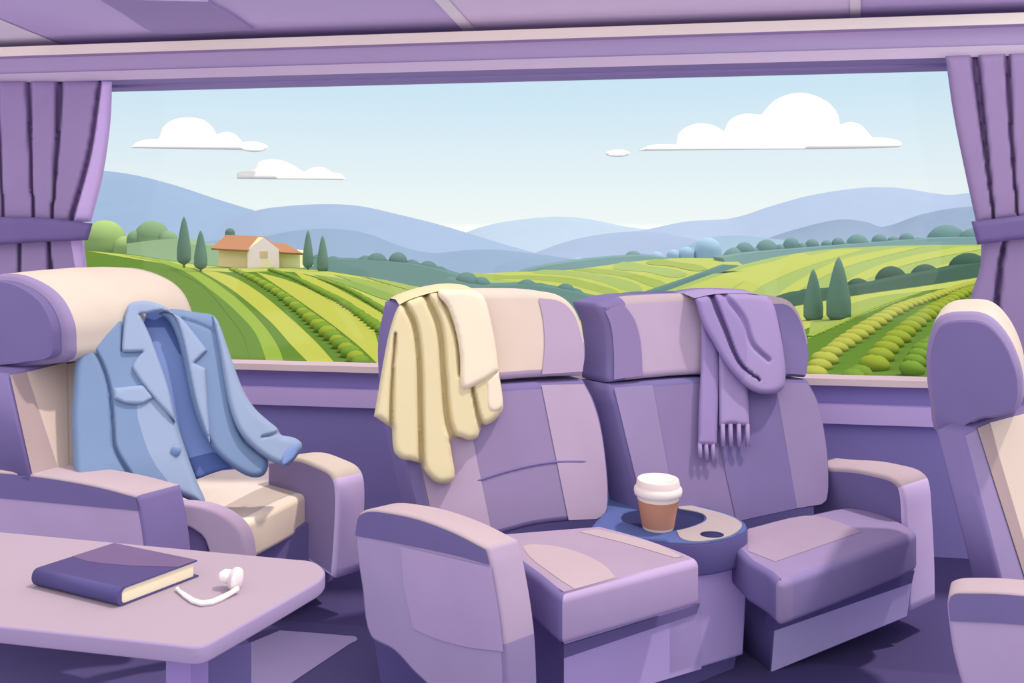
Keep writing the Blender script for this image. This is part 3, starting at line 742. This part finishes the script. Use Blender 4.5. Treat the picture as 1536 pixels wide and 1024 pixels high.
# ---------------------------------------------------------------- violet scarf
s1m = mat('scarf_violet', (168, 144, 202), (.72, .72, .74), noise=.02); s2m = mat('scarf_light', (184, 158, 210), (.74, .74, .76), noise=.02)
t = thing('scarf', 'violet fringed scarf looped over the headrest of the window seat', 'scarf', U(1110, 690, 3.1))
m = Mesh()
m.sheet(crv([(1042, 447, 1), (1071, 441), (1102, 440), (1133, 441), (1155, 448), (1167, 482), (1176, 533), (1178, 572), (1171, 586), (1153, 591), (1133, 588), (1114, 576), (1090, 549), (1071, 517), (1053, 484)], seg=5), near(pC, .06), s2m, .03, 10, 2.4, back=.02,
        grooves=(([(1066, 441), (1086, 490), (1110, 545), (1140, 570)], 7, 2, .06), ([(1086, 443), (1114, 478), (1129, 517), (1153, 540)], 8, 5, .025)),
        regions=((crv([(1040, 440), (1085, 440), (1108, 470), (1118, 500), (1120, 550), (1108, 575), (1085, 550), (1060, 510)], seg=2), s1m),))
m.build('loop', t)
m = Mesh()
q = [U(x, y_, pC(x, y_)-.07) for x, y_ in crv([(1042, 447), (1071, 441), (1102, 440), (1133, 441), (1155, 448)], False, 4)]
m.loft([q, [p+Vector((-.03, .08, .012)) for p in q], [p+Vector((-.07, .16, .008)) for p in q], [p+Vector((-.1, .215, -.04)) for p in q], [p+Vector((-.1, .215, -.2)) for p in q]], s2m, closed=False)
m.build('top_fold', t)
m = Mesh()
m.sheet(crv([(1052, 480, 1), (1078, 520, 1), (1078, 560), (1076, 640), (1075, 668, 1), (1047, 667, 1), (1048, 615), (1051, 553)], seg=4), near(pC, .03), s1m, .012, 6, 3.5, back=.01)
for x in (1049.5, 1059, 1069): m.tube([U(x, 664, pC(x, 664)-.03), U(x+.5, 676, pC(x, 676)-.035), U(x+1, 686+(x-1049)*.35, pC(x, 686)-.03)], .0075, s2m, 8)
m.build('tail', t)
m = Mesh()
m.sheet(crv([(1078, 525, 1), (1100, 550), (1121, 575, 1), (1123, 610), (1124, 640, 1), (1100, 636), (1079, 638, 1)], seg=4), near(pC, .035), s2m, .012, 6, 3.5, back=.01)
for x in (1084, 1095.5, 1108, 1121): m.tube([U(x, 636, pC(x, 640)-.035), U(x+.3, 655, pC(x, 655)-.04), U(x+1, 670, pC(x, 670)-.03)], .008, s2m, 8)
m.build('tail', t)

# ---------------------------------------------------------------- blue jacket
jb = mat('jacket_blue', (146, 166, 208), (.72, .72, .74), noise=.02); jl = mat('jacket_lapel', (170, 184, 219), (.75, .75, .77), noise=.02)
jn = mat('jacket_lining', (104, 122, 176), (.62, .62, .66), noise=.02); jd = mat('jacket_lining_dark', (80, 92, 148), (.55, .55, .6), noise=.02); jbut = mat('jacket_button', (126, 148, 196), (.72, .72, .74))
t = thing('jacket', 'light blue blazer draped over the cream seat with one sleeve hanging down', 'jacket', U(230, 760, 2.7))
pJ = plane((110, 600, 2.79), (330, 560, 3.03), (300, 745, 2.80))
m = Mesh()
m.sheet(crv([(198, 462, 1), (222, 458), (246, 462), (264, 486), (280, 540), (300, 600), (330, 670), (360, 700, 1), (330, 706), (294, 719, 1), (262, 640), (235, 560)], seg=4), near(pJ, -.03), jn, .008, 6, 3, back=.01,
        regions=(([(200, 455), (240, 455), (270, 488), (290, 545), (268, 530), (247, 491), (205, 491)], jd), ([(270, 690), (318, 678), (375, 690), (375, 730), (280, 730)], jd)))
m.build('lining', t, label='darker blue inner lining')
m = Mesh()   # left half of the body
m.sheet(crv([(190, 470), (209, 472, 1), (223, 499), (237, 536), (252, 580), (265, 632), (282, 684), (297, 725), (309, 754), (304, 758), (275, 746), (245, 735), (200, 736), (112, 722, 1), (108, 640), (110, 588), (113, 543), (120, 514), (127, 503), (160, 487)], seg=4), pJ, jb, .04, 12, 2.4, back=.012,
        grooves=(([(133, 512), (152, 545), (164, 585), (169, 640), (172, 672), (196, 716)], 4, 6, .024), ([(184, 478), (184, 500), (184, 524)], 4, 4, .02)),
        regions=((crv([(205, 600), (215, 655), (235, 700), (300, 770), (320, 760), (262, 620), (245, 560), (225, 600)], seg=2), jl),))
m.build('front_panel', t)
m = Mesh()   # right half
m.sheet(crv([(237, 470, 1), (256, 463), (293, 468), (318, 472), (327, 482), (338, 512), (345, 560), (352, 620), (368, 660), (400, 686), (402, 700), (396, 712), (384, 716), (367, 712), (341, 695), (319, 673), (297, 632), (284, 588), (275, 543), (265, 506), (252, 480)], seg=4), near(pJ, .005), jb, .03, 10, 2.6, back=.012,
        grooves=(([(272, 478), (295, 485), (325, 498)], 4, 4, .008),))
m.build('front_panel', t)
m = Mesh()   # hanging sleeve
m.sheet(crv([(319, 473, 1), (327, 482), (338, 511), (351, 549), (366, 587), (383, 613), (404, 632), (416, 642), (422, 652), (441, 656), (453, 666), (447, 682), (432, 698), (422, 698), (400, 688), (376, 669), (357, 645), (344, 610), (336, 570), (328, 520)], seg=4), near(pJ, .035), jl, .035, 10, 2.4, back=.015,
        grooves=(([(393, 655), (408, 652), (420, 648)], 3, 5, .02),))
m.build('sleeve', t)
m = Mesh()
m.sheet(crv([(448, 667), (446, 678), (437, 690), (425, 697), (423, 690), (428, 678), (439, 669)], seg=4), near(pJ, .082), jn, .003, 4, 3, back=.01)
m.build('cuff', t, label='dark opening of the cuff')
m = Mesh()   # collar and lapels
m.sheet(crv([(189, 468), (193, 457), (204, 452), (220, 451), (240, 456), (254, 464), (266, 482), (277, 520), (285, 560), (296, 610), (315, 665, 1), (314, 640), (311, 600), (308, 552, 1), (291, 544, 1), (311, 525, 1), (273, 478), (258, 470), (242, 466), (225, 469), (209, 471, 1), (223, 499), (237, 536), (252, 580), (263, 632, 1), (230, 596), (199, 553), (201, 543), (214, 527, 1), (186, 528), (183, 523), (185, 495)], seg=4), near(pJ, .045), jl, .012, 5, 2.6, back=.03,
        grooves=(([(237, 462), (262, 490), (277, 540)], 1.2, 1.2, 0.0),))
m.build('collar', t)
m = Mesh()
m.sheet(crv([(170, 582, 1), (215, 577, 1), (231, 596, 1), (212, 606), (190, 605), (171, 598, 1)], seg=4), near(pJ, .045), jl, .010, 4, 3, back=.02)
m.build('pocket', t)
m = Mesh()
bc0 = U(263.5, 676, pJ(263.5, 676)-.046)
secs = []
for a, b in ((0, -.006), (.9, -.006), (1, -.003), (1, .006)):
    secs.append([bc0+Vector((math.cos(2*math.pi*k/20)*.0155*a, b+math.sin(2*math.pi*k/20)*0, math.sin(2*math.pi*k/20)*.0165*a)) for k in range(20)])
m.loft(secs, jbut)
m.build('button', t)

# ---------------------------------------------------------------- the country outside
OK_ = (1.4, 1.4, 1.35)
def og(name, rgb, k=1.0): return mat(name, rgb, (1.38*k, 1.33*k, 1.28*k), noise=.015, scale=.02, spec=0)
def ridge(name, crest, d0, yb, d1, m_, label):
    """a rounded hill: crest line at distance d0, running down towards the train to distance d1"""
    c = crv(crest, False, 6); me = Mesh(); rows = []
    n = 7
    rows.append([U(x, y_+25, d0*1.25) for x, y_ in c])
    rows.append([U(x, y_+.3, d0*1.04) for x, y_ in c])
    for k in range(n):
        s = k/(n-1); e = s**1.25
        rows.append([U(x, y_+(yb-y_)*e, d0+(d1-d0)*s) for x, y_ in c])
    me.loft(rows, m_, closed=False)
    return me.build(name, kind='structure')
h1 = og('hill_blue', (170, 194, 226), .9); h2 = og('hill_periwinkle', (179, 201, 231), .9); h3 = og('hill_slate_blue', (163, 186, 214), .9)  # distance haze is put into these hill blues
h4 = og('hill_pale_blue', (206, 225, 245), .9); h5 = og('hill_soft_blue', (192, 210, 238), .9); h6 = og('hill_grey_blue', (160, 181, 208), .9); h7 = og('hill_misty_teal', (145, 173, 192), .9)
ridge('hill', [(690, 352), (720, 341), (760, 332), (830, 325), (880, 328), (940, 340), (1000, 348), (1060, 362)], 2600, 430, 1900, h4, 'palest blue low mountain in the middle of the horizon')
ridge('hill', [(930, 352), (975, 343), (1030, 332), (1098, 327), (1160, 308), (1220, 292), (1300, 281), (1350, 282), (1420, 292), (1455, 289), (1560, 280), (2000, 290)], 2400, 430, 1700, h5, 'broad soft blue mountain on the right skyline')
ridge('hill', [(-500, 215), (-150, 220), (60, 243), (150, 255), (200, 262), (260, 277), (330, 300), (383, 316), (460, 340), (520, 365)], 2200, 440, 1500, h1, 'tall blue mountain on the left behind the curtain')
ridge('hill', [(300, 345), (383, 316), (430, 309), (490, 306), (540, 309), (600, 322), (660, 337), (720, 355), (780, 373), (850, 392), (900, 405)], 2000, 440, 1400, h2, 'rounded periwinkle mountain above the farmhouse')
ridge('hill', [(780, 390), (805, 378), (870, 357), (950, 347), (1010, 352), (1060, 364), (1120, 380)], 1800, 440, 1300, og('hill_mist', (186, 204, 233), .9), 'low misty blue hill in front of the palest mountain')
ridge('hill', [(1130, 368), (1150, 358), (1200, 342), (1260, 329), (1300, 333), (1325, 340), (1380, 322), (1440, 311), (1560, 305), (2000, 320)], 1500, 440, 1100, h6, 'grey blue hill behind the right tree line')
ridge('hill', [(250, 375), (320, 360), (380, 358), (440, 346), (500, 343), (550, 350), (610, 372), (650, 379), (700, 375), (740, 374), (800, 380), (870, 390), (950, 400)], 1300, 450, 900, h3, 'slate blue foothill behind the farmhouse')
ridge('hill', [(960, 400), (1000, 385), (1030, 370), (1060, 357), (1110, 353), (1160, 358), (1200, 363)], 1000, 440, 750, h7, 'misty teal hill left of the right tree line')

# land base reaching to the hills
lf = og('meadow_green', (120, 152, 78)); lime = og('lime_grass', (206, 214, 108)); lime2 = og('pale_lime_grass', (190, 205, 120)); olive = og('olive_grass', (166, 186, 98))
vg = og('vine_green', (134, 172, 66), .95); vlime = og('vine_lime', (172, 190, 62), .95); rowl = og('row_light_green', (170, 196, 92)); rowy = og('row_yellow', (206, 207, 92))
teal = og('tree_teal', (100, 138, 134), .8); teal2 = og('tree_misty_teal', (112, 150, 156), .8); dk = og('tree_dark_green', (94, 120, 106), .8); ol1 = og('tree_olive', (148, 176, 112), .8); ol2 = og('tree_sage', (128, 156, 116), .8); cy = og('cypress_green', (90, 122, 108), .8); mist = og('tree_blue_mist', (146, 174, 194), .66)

def field(name, outline, dfn, m_, pieces):
    me = Mesh(); P = crv(outline, seg=4)
    me.prism(P, dfn, (0, .5, -3.0), m_, m_)
    for i, (pts, mm) in enumerate(pieces):
        q = crv(pts, seg=4)
        f = lambda x, y_, k=(1-.0012*(i+1)): dfn(x, y_)*k
        # stay on the ground: lift straight up by a hair
        vs = [U(x, y_, dfn(x, y_))+Vector((0, 0, .004*(i+1)*dfn(x, y_)/60)) for x, y_ in q]
        tri = tessellate_polygon([[Vector((p[0], -p[1], 0)) for p in q]])
        me.add(vs, [list(t_) for t_ in tri], mm, False)
    return me.build(name, kind='structure')
# middle field
f2 = plane((700, 412, 330), (1080, 390, 420), (850, 480, 170))
field('ground_middle_field', [(640, 425, 1), (680, 413), (740, 409), (850, 405), (900, 399), (950, 392), (1020, 387), (1100, 388, 1), (1180, 440, 1), (1000, 500, 1), (600, 500, 1)], f2, lime,
      [([(690, 422), (760, 413), (850, 416), (900, 428), (930, 442), (905, 440), (840, 424), (760, 418)], olive),
       ([(800, 407), (870, 408), (930, 418), (965, 435), (940, 436), (900, 422), (850, 413)], lime2),
       ([(860, 404), (920, 405), (980, 418), (1000, 428), (985, 432), (940, 416), (890, 409)], olive),
       ([(920, 398), (980, 400), (1030, 410), (1015, 417), (970, 408)], lime2),
       ([(700, 432), (780, 422), (840, 432), (870, 450), (830, 447), (770, 434)], lime2),
       ([(970, 392), (1020, 394), (1060, 402), (1045, 407), (1010, 400)], olive)])
f3 = plane((1300, 370, 320), (1150, 388, 285), (1300, 440, 172))
field('ground_far_slope', [(960, 450, 1), (1000, 436), (1080, 407), (1150, 388), (1230, 375), (1300, 370), (1400, 367), (2000, 366, 1), (2000, 450, 1), (1200, 500, 1), (960, 500, 1)], f3, lime2,
      [([(1010, 438, 1), (1090, 410), (1160, 392), (1215, 383), (1170, 400), (1110, 425), (1070, 448), (1020, 450, 1)], lime),
       ([(1255, 374, 1), (1300, 373, 1), (1210, 400), (1150, 425), (1120, 445, 1), (1085, 445, 1), (1130, 415), (1190, 390)], lime),
       ([(1350, 371, 1), (1385, 370, 1), (1270, 400), (1205, 432), (1180, 455, 1), (1150, 455, 1), (1190, 425), (1260, 390)], lime),
       ([(1440, 370, 1), (1500, 369, 1), (1380, 392), (1310, 415), (1260, 445, 1), (1235, 445, 1), (1290, 410), (1350, 388)], lime),
       ([(1500, 380, 1), (1540, 380, 1), (1430, 405), (1390, 425, 1), (1340, 425, 1), (1410, 398)], lime)])
# left hill with the vineyard
f1 = lambda x, y_: 1.0/(.00833+.000172*(y_-400))
field('ground_vineyard_left', [(-500, 368, 1), (60, 371), (130, 375), (200, 382), (265, 392), (330, 399), (455, 402), (550, 415), (620, 428), (690, 442), (760, 462, 1), (760, 600, 1), (-500, 600, 1)], f1, lf,
      [([(130, 376, 1), (200, 383), (265, 393), (330, 400), (455, 403), (550, 416), (620, 429), (690, 443), (700, 470, 1), (600, 470), (520, 430), (440, 408), (340, 408), (250, 396)], lime),
       ([(180, 381, 1), (278, 399), (346, 440), (392, 484), (418, 522), (430, 560, 1), (405, 560, 1), (386, 505), (362, 475), (325, 442), (270, 404)], rowl),
       ([(290, 401, 1), (346, 414), (392, 441), (433, 475), (475, 514), (515, 560, 1), (480, 560, 1), (441, 522), (405, 482), (354, 439), (318, 416)], rowy),
       ([(384, 408, 1), (430, 420), (480, 442), (560, 490, 1), (580, 560, 1), (545, 525), (497, 486), (441, 446), (410, 425)], rowy),
       ([(440, 407, 1), (475, 418), (520, 440), (600, 485, 1), (600, 505, 1), (540, 478), (480, 440)], rowy),
       ([(270, 404, 1), (325, 442), (362, 475), (386, 505), (403, 560, 1), (380, 560, 1), (365, 505), (340, 470), (305, 430), (255, 402)], lf),
       ([(500, 412, 1), (560, 422), (640, 445), (660, 455, 1), (600, 448), (545, 428)], olive),
       ([(470, 412, 1), (520, 420), (590, 442), (620, 455, 1), (585, 452), (530, 432)], og('dark_grass', (140, 168, 88))),
       ([(540, 414, 1), (600, 425), (680, 446), (690, 452, 1), (640, 442), (580, 426)], olive)])
f4 = plane((1220, 455, 95), (1475, 415, 140), (1300, 570, 30))
field('ground_vineyard_right', [(1150, 468, 1), (1200, 457), (1300, 440), (1400, 426), (1620, 390, 1), (1620, 620, 1), (1100, 620, 1)], f4, lf,
      [([(1150, 469, 1), (1200, 458), (1300, 441), (1400, 427), (1600, 395, 1), (1480, 425, 1), (1365, 440), (1290, 462), (1216, 490), (1150, 520, 1)], lime),
       ([(1216, 484, 1), (1260, 462), (1310, 446), (1370, 438), (1380, 438), (1330, 458), (1290, 474), (1250, 492), (1212, 508, 1)], olive)])
# broad low ground between the fields and the far hills
me = Mesh(); me.add([(-2600, 60, -60), (2600, 60, -60), (2600, 2600, -200), (-2600, 2600, -200)], [[0, 1, 2, 3]], teal, False)
me.build('ground', kind='structure')

# vine rows: one leafy row = one thing
def vrow(pts, r0, r1, dfn, m_, label, n=None, m2_=None, flat=.75, group=None):
    c = crv(pts, False, 8); first = U(*c[0], dfn(*c[0])); t_ = thing('vine_row', label, 'vine row', first, group)
    acc = [0]
    for a, b in zip(c, c[1:]): acc.append(acc[-1]+math.hypot(b[0]-a[0], b[1]-a[1]))
    L = acc[-1]; s = 0; i = 0
    while s < L:
        k = max(j for j in range(len(acc)) if acc[j] <= s+1e-6); k = min(k, len(c)-2)
        tt = (s-acc[k])/max(1e-6, acc[k+1]-acc[k]); x = c[k][0]+(c[k+1][0]-c[k][0])*tt; y_ = c[k][1]+(c[k+1][1]-c[k][1])*tt
        r = (r0+(r1-r0)*(s/L))*(.9+.25*random.random()); d = dfn(x, y_+r*.5); R = r*d/F
        p = U(x, y_+r*.5, d)
        me = Mesh(); me.ball((p.x, p.y, p.z+R*flat*.55), R*1.02, R*1.3, R*flat, (m2_ if (m2_ and i % 2) else m_), .06, 12, 8); me.build('vine_bush', t_)
        s += r*.72; i += 1
    return t_
vrow([(348, 403), (384, 419), (422, 442), (460, 472), (490, 496), (513, 516), (545, 545)], 4.5, 15, f1, vg, 'bushy row of vines running from the farmhouse door towards the middle seat', m2_=vlime)
vrow([(405, 404), (441, 416), (479, 435), (516, 454), (585, 502)], 3.5, 10, f1, vg, 'bushy row of vines second from the farmhouse door')
vrow([(480, 418), (516, 431), (545, 446), (610, 486)], 2.8, 7.5, f1, vg, 'short bushy row of vines nearest the right pair of cypresses')
vrow([(1222, 556), (1242, 530), (1277, 505), (1312, 482), (1353, 459), (1394, 445), (1441, 429), (1480, 418)], 19, 5, f4, rowy, 'yellow green vine row rising to the right, furthest from the sill', flat=.6)
vrow([(1312, 544), (1330, 520), (1350, 502), (1374, 482), (1403, 462), (1424, 450), (1453, 435), (1500, 420)], 20, 6, f4, vlime, 'lime vine row rising to the right behind the seat edge', flat=.7)
vrow([(1368, 553), (1378, 532), (1400, 510), (1440, 485)], 16, 9, f4, vg, 'mid green vine row beside the cut off seat', flat=.8)
vrow([(1280, 568), (1292, 562)], 18, 17, f4, vg, 'round mid green vine bush just above the window sill', flat=.9)
vrow([(1216, 502), (1262, 482), (1300, 465), (1340, 450), (1380, 438)], 6, 2.5, f4, og('vine_soft', (160, 186, 78)), 'thin soft green vine row below the right cypresses', flat=.5)

# trees
def crown(px, ptop, rpx, ybase, d, m_, label, group=None, name='tree', cat='tree'):
    me = Mesh(); s = d/F
    cy_ = ptop+rpx
    c = U(px, cy_, d)
    me.ball(c, rpx*s, rpx*s, rpx*s, m_, .015, 20, 12)
    if ybase > cy_+rpx*.4:
        secs = []
        for y_, k in ((cy_, 1.0), ((cy_+ybase)/2, 1.02), (ybase, .95), (ybase+6, .8)):
            o = U(px, y_, d); secs.append([o+Vector((math.cos(a)*rpx*k*s, math.sin(a)*rpx*k*s, 0)) for a in [2*math.pi*i/20 for i in range(20)]])
        me.loft(secs, m_, None, m_)
    return me.build(name, label=label, category=cat, group=group)
def mass(pts, d, m_, label, depth=None, name='hedge', cat='hedge'):
    me = Mesh(); yt = min(p[1] for p in pts); me.prism(crv(pts, seg=4), lambda x, y_: d*(1-(y_-yt)*.9/F), (0, depth or d*.05, 0), m_, m_)
    return me.build(name, label=label, category=cat)
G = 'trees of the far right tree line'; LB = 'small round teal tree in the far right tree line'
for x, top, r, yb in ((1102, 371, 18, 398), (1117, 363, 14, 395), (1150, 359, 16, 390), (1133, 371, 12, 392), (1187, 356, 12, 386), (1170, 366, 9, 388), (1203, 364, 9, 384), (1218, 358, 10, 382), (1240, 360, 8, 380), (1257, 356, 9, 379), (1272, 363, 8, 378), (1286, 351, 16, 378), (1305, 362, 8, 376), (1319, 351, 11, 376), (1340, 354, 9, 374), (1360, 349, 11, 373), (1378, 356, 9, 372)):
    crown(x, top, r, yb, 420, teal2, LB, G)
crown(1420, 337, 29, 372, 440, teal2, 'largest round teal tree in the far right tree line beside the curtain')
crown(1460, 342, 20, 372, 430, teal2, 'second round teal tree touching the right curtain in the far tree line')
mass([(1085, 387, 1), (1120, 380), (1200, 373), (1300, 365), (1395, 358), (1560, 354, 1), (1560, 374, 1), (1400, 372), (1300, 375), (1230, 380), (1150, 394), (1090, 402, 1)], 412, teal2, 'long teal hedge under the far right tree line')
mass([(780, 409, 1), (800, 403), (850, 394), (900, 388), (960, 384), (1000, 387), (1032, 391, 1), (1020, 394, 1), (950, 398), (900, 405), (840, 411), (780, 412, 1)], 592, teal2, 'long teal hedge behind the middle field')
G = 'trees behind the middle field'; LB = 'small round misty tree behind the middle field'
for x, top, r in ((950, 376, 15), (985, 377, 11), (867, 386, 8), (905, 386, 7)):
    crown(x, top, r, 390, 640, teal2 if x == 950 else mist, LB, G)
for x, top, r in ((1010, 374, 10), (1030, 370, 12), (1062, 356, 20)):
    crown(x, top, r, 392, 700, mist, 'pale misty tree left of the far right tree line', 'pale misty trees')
mass([(930, 452, 1), (990, 432), (1040, 415), (1088, 397, 1), (1110, 398, 1), (1070, 413), (1010, 436), (960, 460, 1)], 240, teal, 'dark teal hedge running diagonally between the two pale fields', 4)
# dark clump on the right
G = 'dark round trees above the right vineyard'
for x, top, r, yb, lb in ((1210, 433, 18, 450, 'dark low tree left of the two right cypresses'), (1287, 417, 19, 442, 'dark round tree just right of the tall cypress'), (1337, 399, 23, 434, 'dark round tree in the middle of the clump above the right vineyard'), (1388, 396, 22, 428, 'dark round tree second from the curtain above the right vineyard'), (1453, 379, 29, 420, 'largest dark round tree partly behind the right curtain')):
    crown(x, top, r, yb, 150, dk, lb, G)
mass([(1175, 447, 1), (1200, 440), (1270, 432), (1315, 425), (1362, 415), (1410, 407), (1440, 400), (1480, 394), (1600, 385, 1), (1600, 400, 1), (1475, 420), (1400, 432), (1300, 446), (1200, 462, 1)], 146.5, dk, 'dark hedge joining the round trees above the right vineyard', 4)
# left trees
crown(157, 330, 30, 380, 290, ol1, 'olive green round tree next to the left curtain')
crown(187, 354, 17, 384, 288, ol1, 'small olive green tree beside the left curtain tree')
crown(228, 331, 25, 388, 280, ol2, 'sage green round tree left of the first cypress')
crown(205, 345, 14, 386, 278, ol2, 'small sage green tree on the left flank of the sage round tree')
crown(252, 346, 14, 390, 278, ol2, 'small sage green tree on the right flank of the sage round tree')
mass([(190, 365, 1), (260, 358), (285, 366), (318, 368), (335, 372, 1), (335, 405, 1), (190, 392, 1)], 271, ol2, 'sage green hedge behind the left cypresses')
crown(345, 342, 7, 372, 135, teal, 'dark green tree top showing above the farmhouse roof')
G = 'trees on the slope right of the farmhouse'; LB = 'dark teal round tree on the slope right of the farmhouse'
for x, top, r, yb in ((478, 381, 12, 410), (500, 384, 14, 412), (548, 383, 12, 415), (565, 379, 16, 418), (597, 378, 14, 422), (618, 389, 13, 426), (642, 391, 16, 432), (660, 399, 12, 436), (672, 408, 11, 440)):
    crown(x, top, r, yb, 240, teal, LB, G)
mass([(455, 388, 1), (510, 389), (550, 390), (610, 395), (650, 403), (690, 415), (740, 432), (745, 470, 1), (455, 470, 1)], 236, teal, 'dark teal hedge on the slope right of the farmhouse')
G = 'trees behind the middle seat'; LB = 'dark teal round tree just above the middle seat'
for x, top, r, yb in ((700, 408, 18, 440), (722, 415, 14, 445), (765, 425, 14, 450), (790, 419, 20, 455), (810, 424, 16, 455), (848, 425, 16, 460), (862, 432, 16, 465), (828, 428, 14, 460), (885, 444, 18, 480), (905, 446, 14, 480)):
    crown(x, top, r, yb, 180, teal, LB, G)
mass([(670, 418, 1), (720, 428), (800, 428), (860, 438), (900, 448), (960, 442, 1), (975, 442), (1010, 455), (1010, 520, 1), (670, 520, 1)], 177, teal, 'dark teal hedge behind the middle seat')

def cypress(px, top, bot, wpx, d, label):
    s = d/F; base = U(px, bot, d); hgt = (bot-top)*s
    t_ = thing('cypress', label, 'cypress tree', base, 'cypresses')
    me = Mesh(); secs = []
    for k in range(17):
        a = k/16; r = wpx/2*s*(math.sin(math.pi*min(1, (1-a)**.80))**.62 if 0 < a < 1 else 0.02)
        r = wpx/2*s*max(.02, (1-a)**.62*min(1, (a/.17))**.5*1.28 if a > 0 else .02)
        r = min(r, wpx/2*s)
        secs.append([base+Vector((math.cos(q)*r, math.sin(q)*r, hgt*a)) for q in [2*math.pi*i/18 for i in range(18)]])
    me.loft(secs, cy, cy, cy); me.build('crown', t_)
    me = Mesh(); me.tube([base+Vector((0, 0, -hgt*.05)), base+Vector((0, 0, hgt*.1))], wpx*.08*s, cy, 8); me.build('trunk', t_)
cypress(276, 324, 398, 20, 108, 'taller slender cypress of the pair left of the farmhouse')
cypress(301, 345, 405, 19, 105, 'shorter cypress of the pair left of the farmhouse, closest to its wall')
cypress(462, 345, 403, 16, 110, 'cypress of the pair right of the farmhouse, closest to its wall')
cypress(484, 353, 410, 17, 106, 'cypress of the pair right of the farmhouse, further from the house')
cypress(1220, 403, 485, 28, 66, 'shorter cypress standing in the right vineyard')
cypress(1258, 385, 485, 35, 64, 'taller cypress standing in the right vineyard')

# farmhouse
hw = og('house_white', (253, 240, 220), .62); hy = og('house_yellow', (232, 216, 152), .62); hr = og('house_roof', (216, 156, 118), .95); hwin = og('house_window', (200, 176, 138), .62); hdoor = og('house_door', (228, 214, 184), .62); hy2 = og('house_yellow_light', (240, 226, 166), .62)
t = thing('farmhouse', 'small cream farmhouse with terracotta roofs on the hill', 'house', U(390, 400, 115))
hd = lambda x, y_: 115.0
me = Mesh(); me.prism([(371.5, 374), (395.7, 356), (418.5, 374), (419, 402), (371.5, 402)], hd, (-3.6, 7.5, 0), hw, hy); me.build('gable_wall', t)
me = Mesh(); me.prism([(328, 370), (372, 373), (372, 403), (328, 399)], lambda x, y_: 116.2, (.4, 6, 0), hy); me.build('wing_wall', t)
me = Mesh(); me.prism([(418, 376), (450, 379), (450, 402), (418, 402)], lambda x, y_: 116.2, (.4, 6, 0), hy2); me.build('wing_wall', t)
me = Mesh(); me.prism([(316.4, 372), (339.8, 352), (396.2, 354.5), (371, 375)], plane((316, 372, 114.6), (340, 352, 119), (371, 375, 114.6)), (0, .3, -.25), hr); me.build('roof', t)
me = Mesh(); me.prism([(395.5, 354.5), (409, 364), (427.8, 364.6), (454, 379.5), (421, 378.2), (395.5, 357.5)], plane((420, 378, 114.6), (454, 379, 114.8), (409, 364, 118)), (0, .3, -.25), hr); me.build('roof', t)
me = Mesh(); me.prism([(389.6, 376.7), (401.4, 376.7), (401.4, 387), (389.6, 387)], lambda x, y_: 114.93, (0, .1, 0), hwin); me.build('window', t)
me = Mesh(); me.prism(crv([(386, 401, 1), (392, 394), (394, 389), (401, 389), (408, 394), (412, 401, 1)], seg=3), lambda x, y_: 114.93, (0, .1, 0), hdoor); me.build('door', t)

# clouds
cm = mat('cloud_white', (255, 250, 242), (1.05, 1.05, 1.02), noise=0)
def cloud(pts, label, d=1500):
    me = Mesh(); yb_ = max(p[1] for p in pts); me.sheet(crv(pts, seg=6), lambda x, y_: d*(1+(yb_-y_)*1.7/F), cm, d*.004, 26, 5, back=d*.003)
    me.build('cloud', label=label, category='cloud')
cloud([(195, 222, 1), (206, 213), (222, 209), (238, 208, 1), (245, 190), (262, 179), (285, 176), (305, 180), (318, 190), (325, 202, 1), (338, 198), (352, 201), (364, 213, 1), (380, 212), (397, 216), (402, 221), (395, 226), (380, 228), (362, 225, 1)], 'left cloud with a flat base and one high dome')
cloud([(355, 268, 1), (357, 259), (378, 256, 1), (388, 243), (410, 239), (432, 244), (456, 258, 1), (470, 251), (485, 251), (500, 259, 1), (512, 261), (519, 270, 1)], 'lower small cloud above the farmhouse')
cloud([(957, 226, 1), (975, 218), (1000, 216), (1014, 217, 1), (1018, 200), (1035, 188), (1055, 185), (1075, 190), (1086, 197, 1), (1095, 180), (1115, 171), (1142, 172, 1), (1160, 152), (1185, 141), (1210, 140), (1240, 152), (1256, 170), (1260, 187, 1), (1275, 183), (1292, 188), (1308, 206, 1), (1330, 207), (1350, 212), (1353, 217), (1345, 221), (1200, 224, 1)], 'largest cloud with many domes in the right sky')
cloud([(908, 230), (915, 226), (927, 224), (940, 226), (945, 230), (938, 234), (926, 235), (914, 234)], 'tiny oval cloud left of the largest cloud')
